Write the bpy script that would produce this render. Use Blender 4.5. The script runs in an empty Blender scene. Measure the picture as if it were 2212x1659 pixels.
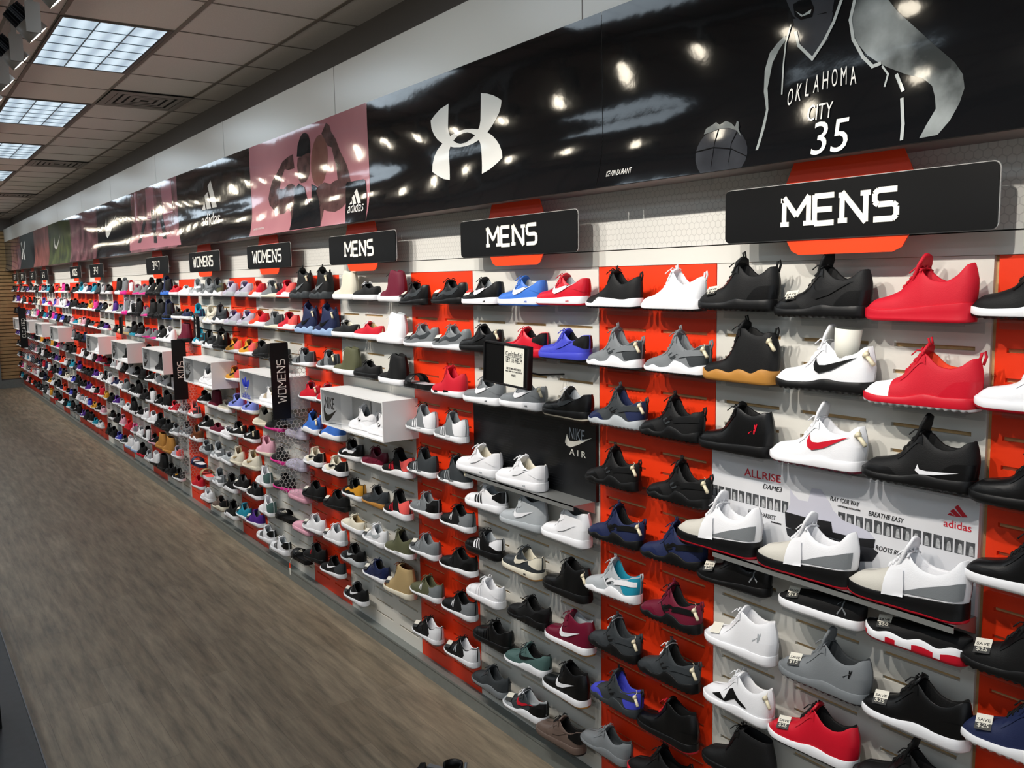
import bpy, bmesh, math, random
from mathutils import Vector, Matrix
WORLD, TROFF, SPOT_W, TUBE_W = 1.0, 1.0, 72.0, 8.5
C = bpy.context.scene.collection
SC = bpy.context.scene
# ---------------- camera, world, exposure, lights ----------------
YAW, PIT, ROL = math.radians(-54.795), math.radians(-6.912), math.radians(-1.0139)
fw = Vector((math.sin(YAW)*math.cos(PIT), math.cos(YAW)*math.cos(PIT), math.sin(PIT)))
rt = fw.cross(Vector((0, 0, 1))).normalized(); up = rt.cross(fw)
r2 = math.cos(ROL)*rt + math.sin(ROL)*up; u2 = -math.sin(ROL)*rt + math.cos(ROL)*up
cam = bpy.data.cameras.new('camera'); co = bpy.data.objects.new('camera', cam); C.objects.link(co)
cam.sensor_width = 36; cam.lens = 1901.9/2212*36; cam.clip_end = 100; cam.clip_start = .05
m = Matrix((r2, u2, -fw)).transposed().to_4x4(); m.translation = Vector((0, -2.2908, 2.165)); co.matrix_world = m
SC.camera = co
SC.view_settings.view_transform = 'Standard'; SC.view_settings.look = 'None'
SC.view_settings.gamma = 1; SC.view_settings.exposure = 0.0
SC.view_settings.use_curve_mapping = False
SC.cycles.use_denoising = True; SC.cycles.max_bounces = 6; SC.cycles.transparent_max_bounces = 24
SC.cycles.diffuse_bounces = 3; SC.cycles.glossy_bounces = 3; SC.cycles.caustics_reflective = False; SC.cycles.caustics_refractive = False
SC.cycles.sample_clamp_indirect = 4
w = bpy.data.worlds.new('world'); SC.world = w; w.use_nodes = True
w.node_tree.nodes['Background'].inputs[0].default_value = (.86, .93, 1, 1); w.node_tree.nodes['Background'].inputs[1].default_value = WORLD
XEND = -21.5; CEIL = 3.58
TRACK_Y, TRACK_Z = -1.66, 3.30
SPOT_X = [-0.95-.6*k for k in range(34)]

# ---------------- helpers ----------------
def lin(h):
    v = [int(h[i:i+2], 16)/255 for i in (0, 2, 4)]
    return tuple((c/12.92 if c <= .04045 else ((c+.055)/1.055)**2.4) for c in v) + (1,)
MATS = {}
def mat(name, hexc, rough=.5, metal=0, bump=0, bscale=200, coat=0, spec=.5, var=0, emit=None, alpha=None):
    if name in MATS: return MATS[name]
    M = bpy.data.materials.new(name); M.use_nodes = True; nt = M.node_tree; b = nt.nodes['Principled BSDF']
    c = lin(hexc); b.inputs['Base Color'].default_value = c; b.inputs['Roughness'].default_value = rough
    b.inputs['Metallic'].default_value = metal; b.inputs['Coat Weight'].default_value = coat; b.inputs['Specular IOR Level'].default_value = spec
    if bump or var:
        tc = nt.nodes.new('ShaderNodeTexCoord'); n = nt.nodes.new('ShaderNodeTexNoise'); n.inputs['Scale'].default_value = bscale; n.inputs['Detail'].default_value = 3
        nt.links.new(tc.outputs['Object'], n.inputs['Vector'])
        if bump:
            bp = nt.nodes.new('ShaderNodeBump'); bp.inputs['Strength'].default_value = bump; bp.inputs['Distance'].default_value = .002
            nt.links.new(n.outputs['Fac'], bp.inputs['Height']); nt.links.new(bp.outputs['Normal'], b.inputs['Normal'])
        if var:
            r = nt.nodes.new('ShaderNodeValToRGB'); r.color_ramp.elements[0].position = .3; r.color_ramp.elements[1].position = .7
            r.color_ramp.elements[0].color = tuple(x*(1-var) for x in c[:3])+(1,); r.color_ramp.elements[1].color = tuple(min(1, x*(1+var)) for x in c[:3])+(1,)
            nt.links.new(n.outputs['Fac'], r.inputs['Fac']); nt.links.new(r.outputs['Color'], b.inputs['Base Color'])
    if emit: b.inputs['Emission Color'].default_value = lin(emit[0]); b.inputs['Emission Strength'].default_value = emit[1]
    MATS[name] = M; return M
class MB:
    def __init__(s): s.v = []; s.f = []; s.m = []
    def add(s, vs, fs, mi=0):
        o = len(s.v); s.v += [tuple(v) for v in vs]
        for f in fs: s.f.append(tuple(i+o for i in f)); s.m.append(mi)
        return s
    def box(s, x0, x1, y0, y1, z0, z1, mi=0):
        vs = [(x, y, z) for x in (x0, x1) for y in (y0, y1) for z in (z0, z1)]
        return s.add(vs, [(0,1,3,2),(4,6,7,5),(0,4,5,1),(2,3,7,6),(0,2,6,4),(1,5,7,3)], mi)
    def tube(s, pts, r, n=6, mi=0, r2=None):
        pts = [Vector(p) for p in pts]; rings = []
        for i, p in enumerate(pts):
            d = (pts[min(i+1, len(pts)-1)]-pts[max(i-1, 0)]).normalized()
            a = d.cross(Vector((0, 0, 1)) if abs(d.z) < .9 else Vector((1, 0, 0))).normalized(); b = d.cross(a)
            rr = r if r2 is None else r+(r2-r)*i/(len(pts)-1)
            rings.append([p+rr*(math.cos(t*2*math.pi/n)*a+math.sin(t*2*math.pi/n)*b) for t in range(n)])
        vs = [v for g in rings for v in g]; fs = []
        for i in range(len(rings)-1):
            for t in range(n): fs.append((i*n+t, i*n+(t+1) % n, (i+1)*n+(t+1) % n, (i+1)*n+t))
        fs.append(tuple(range(n))[::-1]); fs.append(tuple((len(rings)-1)*n+t for t in range(n)))
        return s.add(vs, fs, mi)
    def prism(s, poly, y0, y1, mi=0):   # poly in (x,z), extruded along y
        n = len(poly); vs = [(x, y0, z) for x, z in poly]+[(x, y1, z) for x, z in poly]
        fs = [tuple(range(n)), tuple(range(2*n-1, n-1, -1))]+[(i, i+n, (i+1) % n+n, (i+1) % n) for i in range(n)]
        return s.add(vs, fs, mi)
    def mesh(s, name, smooth=False):
        me = bpy.data.meshes.new(name); me.from_pydata(s.v, [], s.f)
        me.polygons.foreach_set('material_index', s.m)
        if smooth: me.polygons.foreach_set('use_smooth', [True]*len(me.polygons))
        b = bmesh.new(); b.from_mesh(me); bmesh.ops.recalc_face_normals(b, faces=b.faces); b.to_mesh(me); b.free()
        me.update(); return me
def link(name, me, mats=(), parent=None, loc=None):
    if mats and not me.materials:
        for x in mats: me.materials.append(x)
    o = bpy.data.objects.new(name, me); C.objects.link(o)
    if parent is not None: o.parent = parent
    if loc: o.location = loc
    return o
def obj(name, mb, mats, parent=None, smooth=False, loc=None):
    return link(name, mb.mesh(name, smooth), mats if isinstance(mats, (list, tuple)) else (mats,), parent, loc)
def tag(o, label, cat, group=None, kind=None):
    o['label'] = label; o['category'] = cat
    if group: o['group'] = group
    if kind: o['kind'] = kind
    return o
def empty(name, loc=(0, 0, 0)):
    o = bpy.data.objects.new(name, None); C.objects.link(o); o.location = loc; o.empty_display_size = .05; return o
def struct(name, mb, mats, smooth=False):
    o = obj(name, mb, mats, None, smooth); o['kind'] = 'structure'; return o
def text(s, name, m_, parent, loc, w, h, rotz=0, rotx=90, shear=0, depth=.0006, rot=None, space=1):
    cu = bpy.data.curves.new(name, 'FONT'); cu.body = s; cu.extrude = .02; cu.shear = shear; cu.space_character = space; cu.resolution_u = 3
    t = bpy.data.objects.new(name, cu); C.objects.link(t); dg = bpy.context.evaluated_depsgraph_get()
    me = bpy.data.meshes.new_from_object(t.evaluated_get(dg)); bpy.data.objects.remove(t)
    xs = [v.co.x for v in me.vertices]; ys = [v.co.y for v in me.vertices]
    sx = w/(max(xs)-min(xs)); sy = h/(max(ys)-min(ys)); cx = (max(xs)+min(xs))/2; cy = (max(ys)+min(ys))/2
    for v in me.vertices: v.co = ((v.co.x-cx)*sx, (v.co.y-cy)*sy, v.co.z/.02*depth)
    me.materials.clear(); me.materials.append(m_)
    o = bpy.data.objects.new(name, me); C.objects.link(o)
    o.rotation_euler = rot or (math.radians(rotx), 0, math.radians(rotz)); o.location = loc
    if parent is not None: o.parent = parent
    return o
# ---------------- room shell ----------------
m_white = mat('panel_white', 'dedcd4', .45, bump=.05, bscale=60)
m_grey_wall = mat('grey_paint', '6e6a68', .7, bump=.1, bscale=120)
m_fascia = mat('fascia_paint', '565250', .75, bump=.1, bscale=100)
m_orange = mat('panel_orange', 'f03a12', .42, bump=.05, bscale=60)
m_wood = mat('raw_fibreboard', 'c9a675', .8, var=.12, bscale=40)
m_kick = mat('kick_grey', '767a76', .45, bump=.05, bscale=30, var=.06)
m_black = mat('black_plastic', '09090a', .4, spec=.25)
m_dark = mat('dark_void', '0a0a0a', .9)
m_orange_br = mat('sign_orange', 'ff4212', .4)
m_red_sign = mat('sign_red', 'f02a14', .4)
m_cream = mat('sign_letter_white', 'f4f1e6', .4)
m_steel = mat('satin_steel', 'a2a4a2', .35, metal=.6)
m_lightgrey = mat('light_grey_plastic', 'a8a8a6', .5)

def wood_floor():
    M = bpy.data.materials.new('floor_planks'); M.use_nodes = True; nt = M.node_tree; N = nt.nodes; L = nt.links; b = N['Principled BSDF']
    tc = N.new('ShaderNodeTexCoord'); mp = N.new('ShaderNodeMapping'); L.new(tc.outputs['Object'], mp.inputs['Vector'])
    br = N.new('ShaderNodeTexBrick'); br.inputs['Scale'].default_value = 1; br.inputs['Brick Width'].default_value = 1.2; br.inputs['Row Height'].default_value = .15
    br.inputs['Mortar Size'].default_value = .0012; br.inputs['Color1'].default_value = (.215, .172, .122, 1); br.inputs['Color2'].default_value = (.26, .212, .155, 1); br.inputs['Mortar'].default_value = (.17, .135, .10, 1)
    br.inputs['Bias'].default_value = 0; br.offset = .37; L.new(mp.outputs['Vector'], br.inputs['Vector'])
    m2 = N.new('ShaderNodeMapping'); m2.inputs['Scale'].default_value = (1.6, 13, 1); L.new(tc.outputs['Object'], m2.inputs['Vector'])
    n1 = N.new('ShaderNodeTexNoise'); n1.inputs['Scale'].default_value = 1.5; n1.inputs['Detail'].default_value = 8; n1.inputs['Roughness'].default_value = .65; L.new(m2.outputs['Vector'], n1.inputs['Vector'])
    r = N.new('ShaderNodeValToRGB'); r.color_ramp.elements[0].position = .3; r.color_ramp.elements[0].color = (.5, .5, .5, 1); r.color_ramp.elements[1].position = .72; r.color_ramp.elements[1].color = (1.4, 1.36, 1.28, 1); L.new(n1.outputs['Fac'], r.inputs['Fac'])
    mx = N.new('ShaderNodeMix'); mx.data_type = 'RGBA'; mx.blend_type = 'MULTIPLY'; mx.inputs['Factor'].default_value = 1
    L.new(br.outputs['Color'], mx.inputs['A']); L.new(r.outputs['Color'], mx.inputs['B']); L.new(mx.outputs['Result'], b.inputs['Base Color'])
    b.inputs['Roughness'].default_value = .48; b.inputs['Specular IOR Level'].default_value = .35
    bp = N.new('ShaderNodeBump'); bp.inputs['Strength'].default_value = .15; bp.inputs['Distance'].default_value = .001; L.new(n1.outputs['Fac'], bp.inputs['Height']); L.new(bp.outputs['Normal'], b.inputs['Normal'])
    return M
def grid_ceiling():
    M = bpy.data.materials.new('ceiling_tile'); M.use_nodes = True; nt = M.node_tree; N = nt.nodes; L = nt.links; b = N['Principled BSDF']
    tc = N.new('ShaderNodeTexCoord'); n = N.new('ShaderNodeTexNoise'); n.inputs['Scale'].default_value = 220; n.inputs['Detail'].default_value = 4; L.new(tc.outputs['Object'], n.inputs['Vector'])
    r = N.new('ShaderNodeValToRGB'); r.color_ramp.elements[0].color = (.66, .63, .595, 1); r.color_ramp.elements[1].color = (.86, .82, .775, 1); L.new(n.outputs['Fac'], r.inputs['Fac']); L.new(r.outputs['Color'], b.inputs['Base Color'])
    b.inputs['Roughness'].default_value = .9; return M
def honeycomb():
    M = bpy.data.materials.new('honeycomb_header'); M.use_nodes = True; nt = M.node_tree; N = nt.nodes; L = nt.links; b = N['Principled BSDF']
    tc = N.new('ShaderNodeTexCoord'); sx = N.new('ShaderNodeSeparateXYZ'); L.new(tc.outputs['Object'], sx.inputs[0])
    def mth(op, a, b_=None, c=None):
        n = N.new('ShaderNodeMath'); n.operation = op
        for i, v in enumerate((a, b_, c)):
            if v is None: continue
            if isinstance(v, (int, float)): n.inputs[i].default_value = v
            else: L.new(v, n.inputs[i])
        return n.outputs[0]
    S = 42.0; u = mth('MULTIPLY', sx.outputs['X'], S); v = mth('MULTIPLY', sx.outputs['Z'], S)
    def hexa(du, dv):
        a = mth('SUBTRACT', mth('FLOORED_MODULO', mth('ADD', u, du), 1.0), .5); c = mth('SUBTRACT', mth('FLOORED_MODULO', mth('ADD', v, dv), 1.7320508), .8660254)
        return mth('ABSOLUTE', a), mth('ABSOLUTE', c)
    a1, c1 = hexa(0, 0); a2, c2 = hexa(.5, .8660254)
    d1 = mth('MAXIMUM', a1, mth('ADD', mth('MULTIPLY', a1, .5), mth('MULTIPLY', c1, .8660254)))
    d2 = mth('MAXIMUM', a2, mth('ADD', mth('MULTIPLY', a2, .5), mth('MULTIPLY', c2, .8660254)))
    d = mth('MINIMUM', d1, d2); line = mth('GREATER_THAN', d, .44)
    mx = N.new('ShaderNodeMix'); mx.data_type = 'RGBA'; L.new(line, mx.inputs['Factor'])
    mx.inputs['A'].default_value = (.72, .71, .67, 1); mx.inputs['B'].default_value = (.58, .57, .54, 1); L.new(mx.outputs['Result'], b.inputs['Base Color'])
    bp = N.new('ShaderNodeBump'); bp.inputs['Strength'].default_value = .5; bp.inputs['Distance'].default_value = .002; L.new(line, bp.inputs['Height']); L.new(bp.outputs['Normal'], b.inputs['Normal'])
    b.inputs['Roughness'].default_value = .45
    return M
m_honey = honeycomb()
struct('floor', MB().box(XEND-.3, 5, -8.5, .4, -.1, 0), wood_floor())
m_ceil = grid_ceiling()
struct('ceiling', MB().box(XEND-.3, 5, -8.5, .4, CEIL, CEIL+.1), m_ceil)
struct('wall_display', MB().box(XEND-.2, 5, .02, .2, 0, CEIL), m_grey_wall)
struct('wall_opposite', MB().box(XEND-.2, 5, -8.5, -8.3, 0, CEIL), mat('beige_paint', 'cfc6b6', .8))
# far end wall: timber slatwall with grey base and a grey corner post
e = MB(); e.box(XEND-.2, XEND-.02, -8.5, .1, 0, CEIL); struct('wall_end', e, m_grey_wall)
m_maple = mat('maple_slat', 'a8895c', .5, var=.1, bscale=12)
s_ = MB(); z = .2
while z < 3.3:
    s_.box(XEND-.02, XEND, -.42, .0, z, z+.062); s_.box(XEND-.02, XEND-.016, -.42, 0, z+.062, z+.076, 1); z += .076
tag(obj('slatwall_panel', s_, [m_maple, mat('slat_groove', '5a4426', .8)]), 'maple slatwall panel on the far end wall of the shop', 'wall panel')
struct('baseboard_end', MB().box(XEND-.02, XEND+.03, -8.3, 0, 0, .17), m_kick)
d = MB(); d.box(XEND-.02, XEND+.03, -.7, -.42, .17, 3.4); struct('trim_1', d, m_kick)
d = MB(); d.box(XEND-.02, XEND+.015, -1.9, -.76, .17, 3.2); struct('door_1', d, mat('grey_door', '63615e', .5))
# soffit box above the shoes, grey wall over it
struct('trim_2', MB().box(XEND, 4, -.15, .02, 2.48, 3.345), mat('soffit_paint', '8a8583', .6))
struct('trim_3', MB().box(XEND, 4, 0, .02, 3.34, CEIL), m_fascia)
# white glossy sheets over the posters
m_sheet = mat('white_sheet', 'd4d2cc', .3, bump=.1, bscale=5)
seams = [3.2, 0.4, -2.55, -4.70, -6.68, -8.7, -10.7, -12.5, -14.4, -16.1, -18, -20, XEND+.05]
snam = ['at the camera end of the soffit', 'above the player poster', 'above the crossed-arc logo poster', 'above the pink strongman poster', 'above the black three-bar poster', 'above the dancing legs poster', 'above the black tick poster', 'above the pink street poster', 'above the green tick poster', 'above the orange street poster', 'above the far crossed-arc poster', 'at the far corner of the soffit']
for i in range(len(seams)-1):
    g = MB(); x0, x1 = seams[i+1]+.004, seams[i]-.004; n = 14; vs = []; fs = []
    for a in range(n+1):
        for b_ in range(5):
            t = a/n; zz = 3.06+b_*(3.343-3.06)/4
            vs.append((x0+(x1-x0)*t, -.1515-.0015*math.sin(t*math.pi)**2*(1-b_/4)-.0006*math.sin(5*t+i)*(1-b_/4), zz))
    for a in range(n):
        for b_ in range(4): k = a*5+b_; fs.append((k, k+1, k+6, k+5))
    g.add(vs, fs); o = obj('poster_backing_sheet', g, m_sheet); tag(o, 'glossy white blank sheet '+snam[i], 'sheet', None)
    md = o.modifiers.new('s', 'SOLIDIFY'); md.thickness = .002
# header strip with honeycomb relief, and a plain white strip below it
struct('trim_4', MB().box(XEND, 3, 0, .02, 2.262, 2.48), m_honey)
struct('trim_5', MB().box(XEND, 3, -.003, .02, 2.2, 2.258), m_white)
# kick base
k = MB(); k.box(XEND, 3, -.045, .02, 0, .07); k.box(XEND, 3, -.05, .02, .07, .082); struct('baseboard_display', k, m_kick)
# fibreboard slatwall core
core = MB(); z = .082
core.box(XEND, 3, .011, .02, .082, 2.2); struct('wall_core', core, m_wood)
# bays
B = [.0, -.5203+.04, -1.1243, -2.0387, -2.6428, -3.5572, -4.1612, -5.0756, -5.6797, -6.5941, -7.1982, -8.1126, -8.7166]
B = [.39, -.5203, -1.1243]; w_ = True
while B[-1] > XEND: B.append(B[-1]-(.9144 if w_ else .604)); w_ = not w_
B[-1] = XEND
bayn = ['at the right edge of the photo', 'at the right edge of the photo', 'below the largest MENS sign', 'just past the largest MENS sign', 'below the second MENS sign', 'just past the second MENS sign', 'below the third MENS sign', 'just past the third MENS sign', 'below the nearer WOMENS sign', 'just past the nearer WOMENS sign', 'below the farther WOMENS sign', 'behind the KIDS blade sign', 'below the nearer size sign', 'just past the nearer size sign', 'below the farther size sign', 'just past the farther size sign']
SLOTS = [1.960-.075*i for i in range(-2, 25)]
for i in range(len(B)-1):
    xr, xl = B[i], B[i+1]; white = (i % 2 == 0); nc = 3 if white else 2
    if i > 17 and i not in (20, 22, 24): white = white if i in (19, 21) else False
    g = MB(); gap = .011 if i == 1 else .0015; xr2, xl2 = xr-.0015, xl+gap; top = 2.199
    zz = [top]
    for s in SLOTS:
        if s < .16 or s > 2.0: continue
        g.box(xl2, xr2, 0, .011, s+.0055, zz[-1])
        cw = (xr-xl)/nc; xs = [xl2]
        for c in range(nc): xs += [xl+cw*c+cw*.13, xl+cw*c+cw*.87]
        xs.append(xr2)
        for c in range(0, len(xs), 2): g.box(xs[c], xs[c+1], 0, .011, s-.0055, s+.0055)
        zz.append(s-.0055)
    g.box(xl2, xr2, 0, .011, .082, zz[-1])
    o = obj('slatwall_panel', g, m_white if white else m_orange)
    nm = bayn[i] if i < len(bayn) else 'far down the wall, number %d from the end' % (len(B)-1-i)
    words_ = ['last', 'second last', 'third last', 'fourth last', 'fifth last', 'sixth last', 'seventh last', 'eighth last', 'ninth last', 'tenth last', 'eleventh last', 'twelfth last', 'thirteenth last', 'fourteenth last']
    if i >= len(bayn): nm = 'in the far distance, '+words_[min(len(B)-2-i, 13)]+' before the end wall'
    if i == 0: nm = 'beyond the right edge of the photo'
    tag(o, ('white' if white else 'orange')+' slotted wall panel '+nm, 'wall panel')
# ceiling grid: T-bars
m_tbar = mat('ceiling_tbar', '7d756c', .6)
gx0 = -5.30
g = MB(); y = -.235
while y > -8.3: g.box(XEND, 4, y-.012, y+.012, CEIL-.004, CEIL); y -= .588
x = gx0+1.22*7
while x > XEND:
    g.box(x-.006, x+.006, -8.3, 0, CEIL-.0035, CEIL); x -= .61
struct('ceiling_trim', g, m_tbar)
# troffers
m_diff = bpy.data.materials.new('prismatic_diffuser'); m_diff.use_nodes = True; nt = m_diff.node_tree; b = nt.nodes['Principled BSDF']
tc = nt.nodes.new('ShaderNodeTexCoord'); wv = nt.nodes.new('ShaderNodeTexWave'); wv.wave_type = 'BANDS'; wv.bands_direction = 'Y'; wv.inputs['Scale'].default_value = 2.9; wv.inputs['Distortion'].default_value = 1.2
nt.links.new(tc.outputs['Object'], wv.inputs['Vector']); r = nt.nodes.new('ShaderNodeValToRGB'); r.color_ramp.elements[0].color = (.40, .52, .62, 1); r.color_ramp.elements[1].color = (.66, .82, .93, 1)
nt.links.new(wv.outputs['Fac'], r.inputs['Fac']); nt.links.new(r.outputs['Color'], b.inputs['Emission Color']); b.inputs['Emission Strength'].default_value = TROFF; b.inputs['Base Color'].default_value = (.3, .3, .3, 1)
m_frame = mat('troffer_frame', '5c5650', .5); m_lou = mat('troffer_louver', '6a7880', .5)
first = None
names = ['nearest', 'second', 'third', 'fourth', 'fifth', 'sixth', 'seventh', 'eighth']
TL = [(yy, gx0-2.44*k_) for yy in (-1.13, -3.48, -5.83) for k_ in range(-3, 7)]
for yy, x1 in TL:
    if first is None:
        t = empty('ceiling_light'); fr = MB()
        for a in ((-.015, .0, -.286, .286), (-1.205, -1.19, -.286, .286), (-1.19, -.015, -.286, -.271), (-1.19, -.015, .271, .286)): fr.box(a[0], a[1], a[2], a[3], -.006, .0)
        fr.box(-1.2, -.003, .262, .274, -.004, 0, 1)
        f1 = obj('frame', fr, [m_frame, m_black], t)
        f2 = obj('diffuser', MB().box(-1.19, -.015, -.271, .271, -.002, 0), m_diff, t)
        lo = MB()
        for q in range(1, 6): lo.box(-.015-1.175*q/6-.003, -.015-1.175*q/6+.003, -.271, .271, -.006, -.002)
        for q in (1, 2): lo.box(-1.19, -.015, -.271+.542*q/3-.003, -.271+.542*q/3+.003, -.006, -.002)
        f3 = obj('louver', lo, m_lou, t); first = (t, f1, f2, f3)
    else:
        t = first[0].copy(); C.objects.link(t)
        for c_ in first[1:]: c2 = c_.copy(); C.objects.link(c2); c2.parent = t
    t.location = (x1, yy, CEIL-.004)
    al = bpy.data.lights.new('troffer_tubes', 'AREA'); al.shape = 'RECTANGLE'; al.size = 1.15; al.size_y = .52; al.energy = TUBE_W; al.color = (.76, .89, 1)
    ao = bpy.data.objects.new('troffer_tubes', al); C.objects.link(ao); ao.location = (x1-.6, yy, CEIL-.016)
    kk = round((gx0-x1)/2.44)
    if yy == -1.13 and kk >= 0: tag(t, ['largest', 'second largest', 'third largest', 'fourth largest', 'fifth largest', 'sixth largest', 'smallest'][kk]+' of the square-celled fluorescent panels set in the ceiling', 'ceiling light', 'fluorescent ceiling panels')
    else: tag(t, 'fluorescent ceiling panel outside the picture lighting the shop', 'ceiling light', 'unseen ceiling panels')
# air vents
m_vent = mat('vent_grey', '8b857d', .5, metal=.2)
for n_, (xv) in enumerate((-7.08, -11.35, -15.6, -19.6)):
    t = empty('ceiling_vent', (xv, -.82, CEIL-.004)); fr = MB()
    fr.box(-.6, 0, 0, .59, -.002, .0); 
    obj('backing', fr, m_dark, t); v = MB()
    for q in range(5):
        a = .004+q*.056; w2 = .034 if q else .05; zt = -.010+.0012*q
        for (x0, x1_, y0, y1) in ((-.6+a, -a, a-.0, a+w2), (-.6+a, -a, .59-a-w2, .59-a), (-.6+a, -.6+a+w2, a+w2, .59-a-w2), (-a-w2, -a, a+w2, .59-a-w2)): v.box(x0, x1_, y0, y1, zt, zt+.003)
    obj('louver', v, m_vent, t)
    tag(t, ['nearest', 'second', 'third', 'farthest'][n_]+' square louvred air vent in the ceiling by the soffit', 'vent')
# track lights
m_can = mat('track_can_grey', '8d8780', .4, metal=.3); m_fin = mat('heat_sink_dark', '2a2c30', .4, metal=.5)
m_lamp = bpy.data.materials.new('lamp_glow'); m_lamp.use_nodes = True; b = m_lamp.node_tree.nodes['Principled BSDF']; b.inputs['Emission Color'].default_value = (1, .9, .72, 1); b.inputs['Emission Strength'].default_value = 40
tag(obj('track_rail', MB().box(XEND+.5, 0, TRACK_Y-.02, TRACK_Y+.02, TRACK_Z+.19, TRACK_Z+.23), m_can), 'grey lighting track rail hung below the ceiling', 'track rail')
ro = MB()
x = -.5
while x > XEND+1: ro.box(x-.006, x+.006, TRACK_Y-.006, TRACK_Y+.006, TRACK_Z+.23, CEIL-.0); x -= 1.2
tag(obj('rail_hanger_rods', ro, m_can), 'thin grey rods hanging the lighting track from the ceiling', 'rod', kind='stuff')
aim = Vector((0, -.02-TRACK_Y, 1.72-TRACK_Z)).normalized()
R_ = aim.to_track_quat('-Z', 'Y').to_matrix().to_4x4()
def cyl(mb, r0, r1, z0, z1, n=20, mi=0, cap0=True, cap1=True):
    vs = [(r0*math.cos(t*2*math.pi/n), r0*math.sin(t*2*math.pi/n), z0) for t in range(n)]+[(r1*math.cos(t*2*math.pi/n), r1*math.sin(t*2*math.pi/n), z1) for t in range(n)]
    fs = [(t, (t+1) % n, (t+1) % n+n, t+n) for t in range(n)]
    if cap0: fs.append(tuple(range(n))[::-1])
    if cap1: fs.append(tuple(range(n, 2*n)))
    mb.add(vs, fs, mi)
a_ = MB(); cyl(a_, .055, .05, -.035, .04, cap0=False); cyl(a_, .05, .038, -.034, .02, cap0=False, cap1=False)
cyl(a_, .055, .05, -.036, -.034, cap0=False, cap1=False)
ring = MB()
fins = MB()
for t in range(16):
    an = t*math.pi/8; c, s = math.cos(an), math.sin(an)
    fins.add([(c*.02-s*.002, s*.02+c*.002, .04), (c*.048-s*.002, s*.048+c*.002, .04), (c*.044-s*.002, s*.044+c*.002, .11), (c*.02-s*.002, s*.02+c*.002, .11),
              (c*.02+s*.002, s*.02-c*.002, .04), (c*.048+s*.002, s*.048-c*.002, .04), (c*.044+s*.002, s*.044-c*.002, .11), (c*.02+s*.002, s*.02-c*.002, .11)],
             [(0,1,2,3),(4,7,6,5),(1,5,6,2),(3,2,6,7)])
cyl(fins, .026, .026, .04, .112)
lens = MB(); cyl(lens, .045, .045, -.034, -.031)
can0 = None
for i, x in enumerate(SPOT_X):
    if can0 is None:
        t = empty('track_spotlight')
        c1 = obj('lamp_housing', a_, m_can, t, True); c2 = obj('heat_sink', fins, m_fin, t); c3 = obj('lamp_face', lens, m_lamp, t)
        for c_ in (c1, c2, c3): c_.matrix_basis = R_
        st = MB(); st.box(-.012, .012, -.012, .012, .03, .2); st.box(-.07, .07, -.018, .018, .17, .19); st.box(.056, .064, -.03, .03, -.03, .1); c4 = obj('stem', st, m_can, t)
        can0 = (t, c1, c2, c3, c4)
    else:
        t = can0[0].copy(); C.objects.link(t)
        for c_ in can0[1:]: c_2 = c_.copy(); C.objects.link(c_2); c_2.parent = t
    t.location = (x, TRACK_Y, TRACK_Z)
    vis = [3, 4, 5, 6, 7]
    if 0: pass
    tag(t, 'grey track spotlight aimed at the shoe wall, hung from the ceiling track', 'spotlight', 'track spotlights on the rail')
    l = bpy.data.lights.new('spot', 'SPOT'); l.energy = SPOT_W; l.spot_size = math.radians(66); l.spot_blend = .7; l.shadow_soft_size = .02; l.color = (1, .94, .865)
    lo_ = bpy.data.objects.new('spot_lamp', l); C.objects.link(lo_)
    mm = R_.copy(); mm.translation = Vector((x, TRACK_Y, TRACK_Z))+aim*.045; lo_.matrix_world = mm
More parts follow.
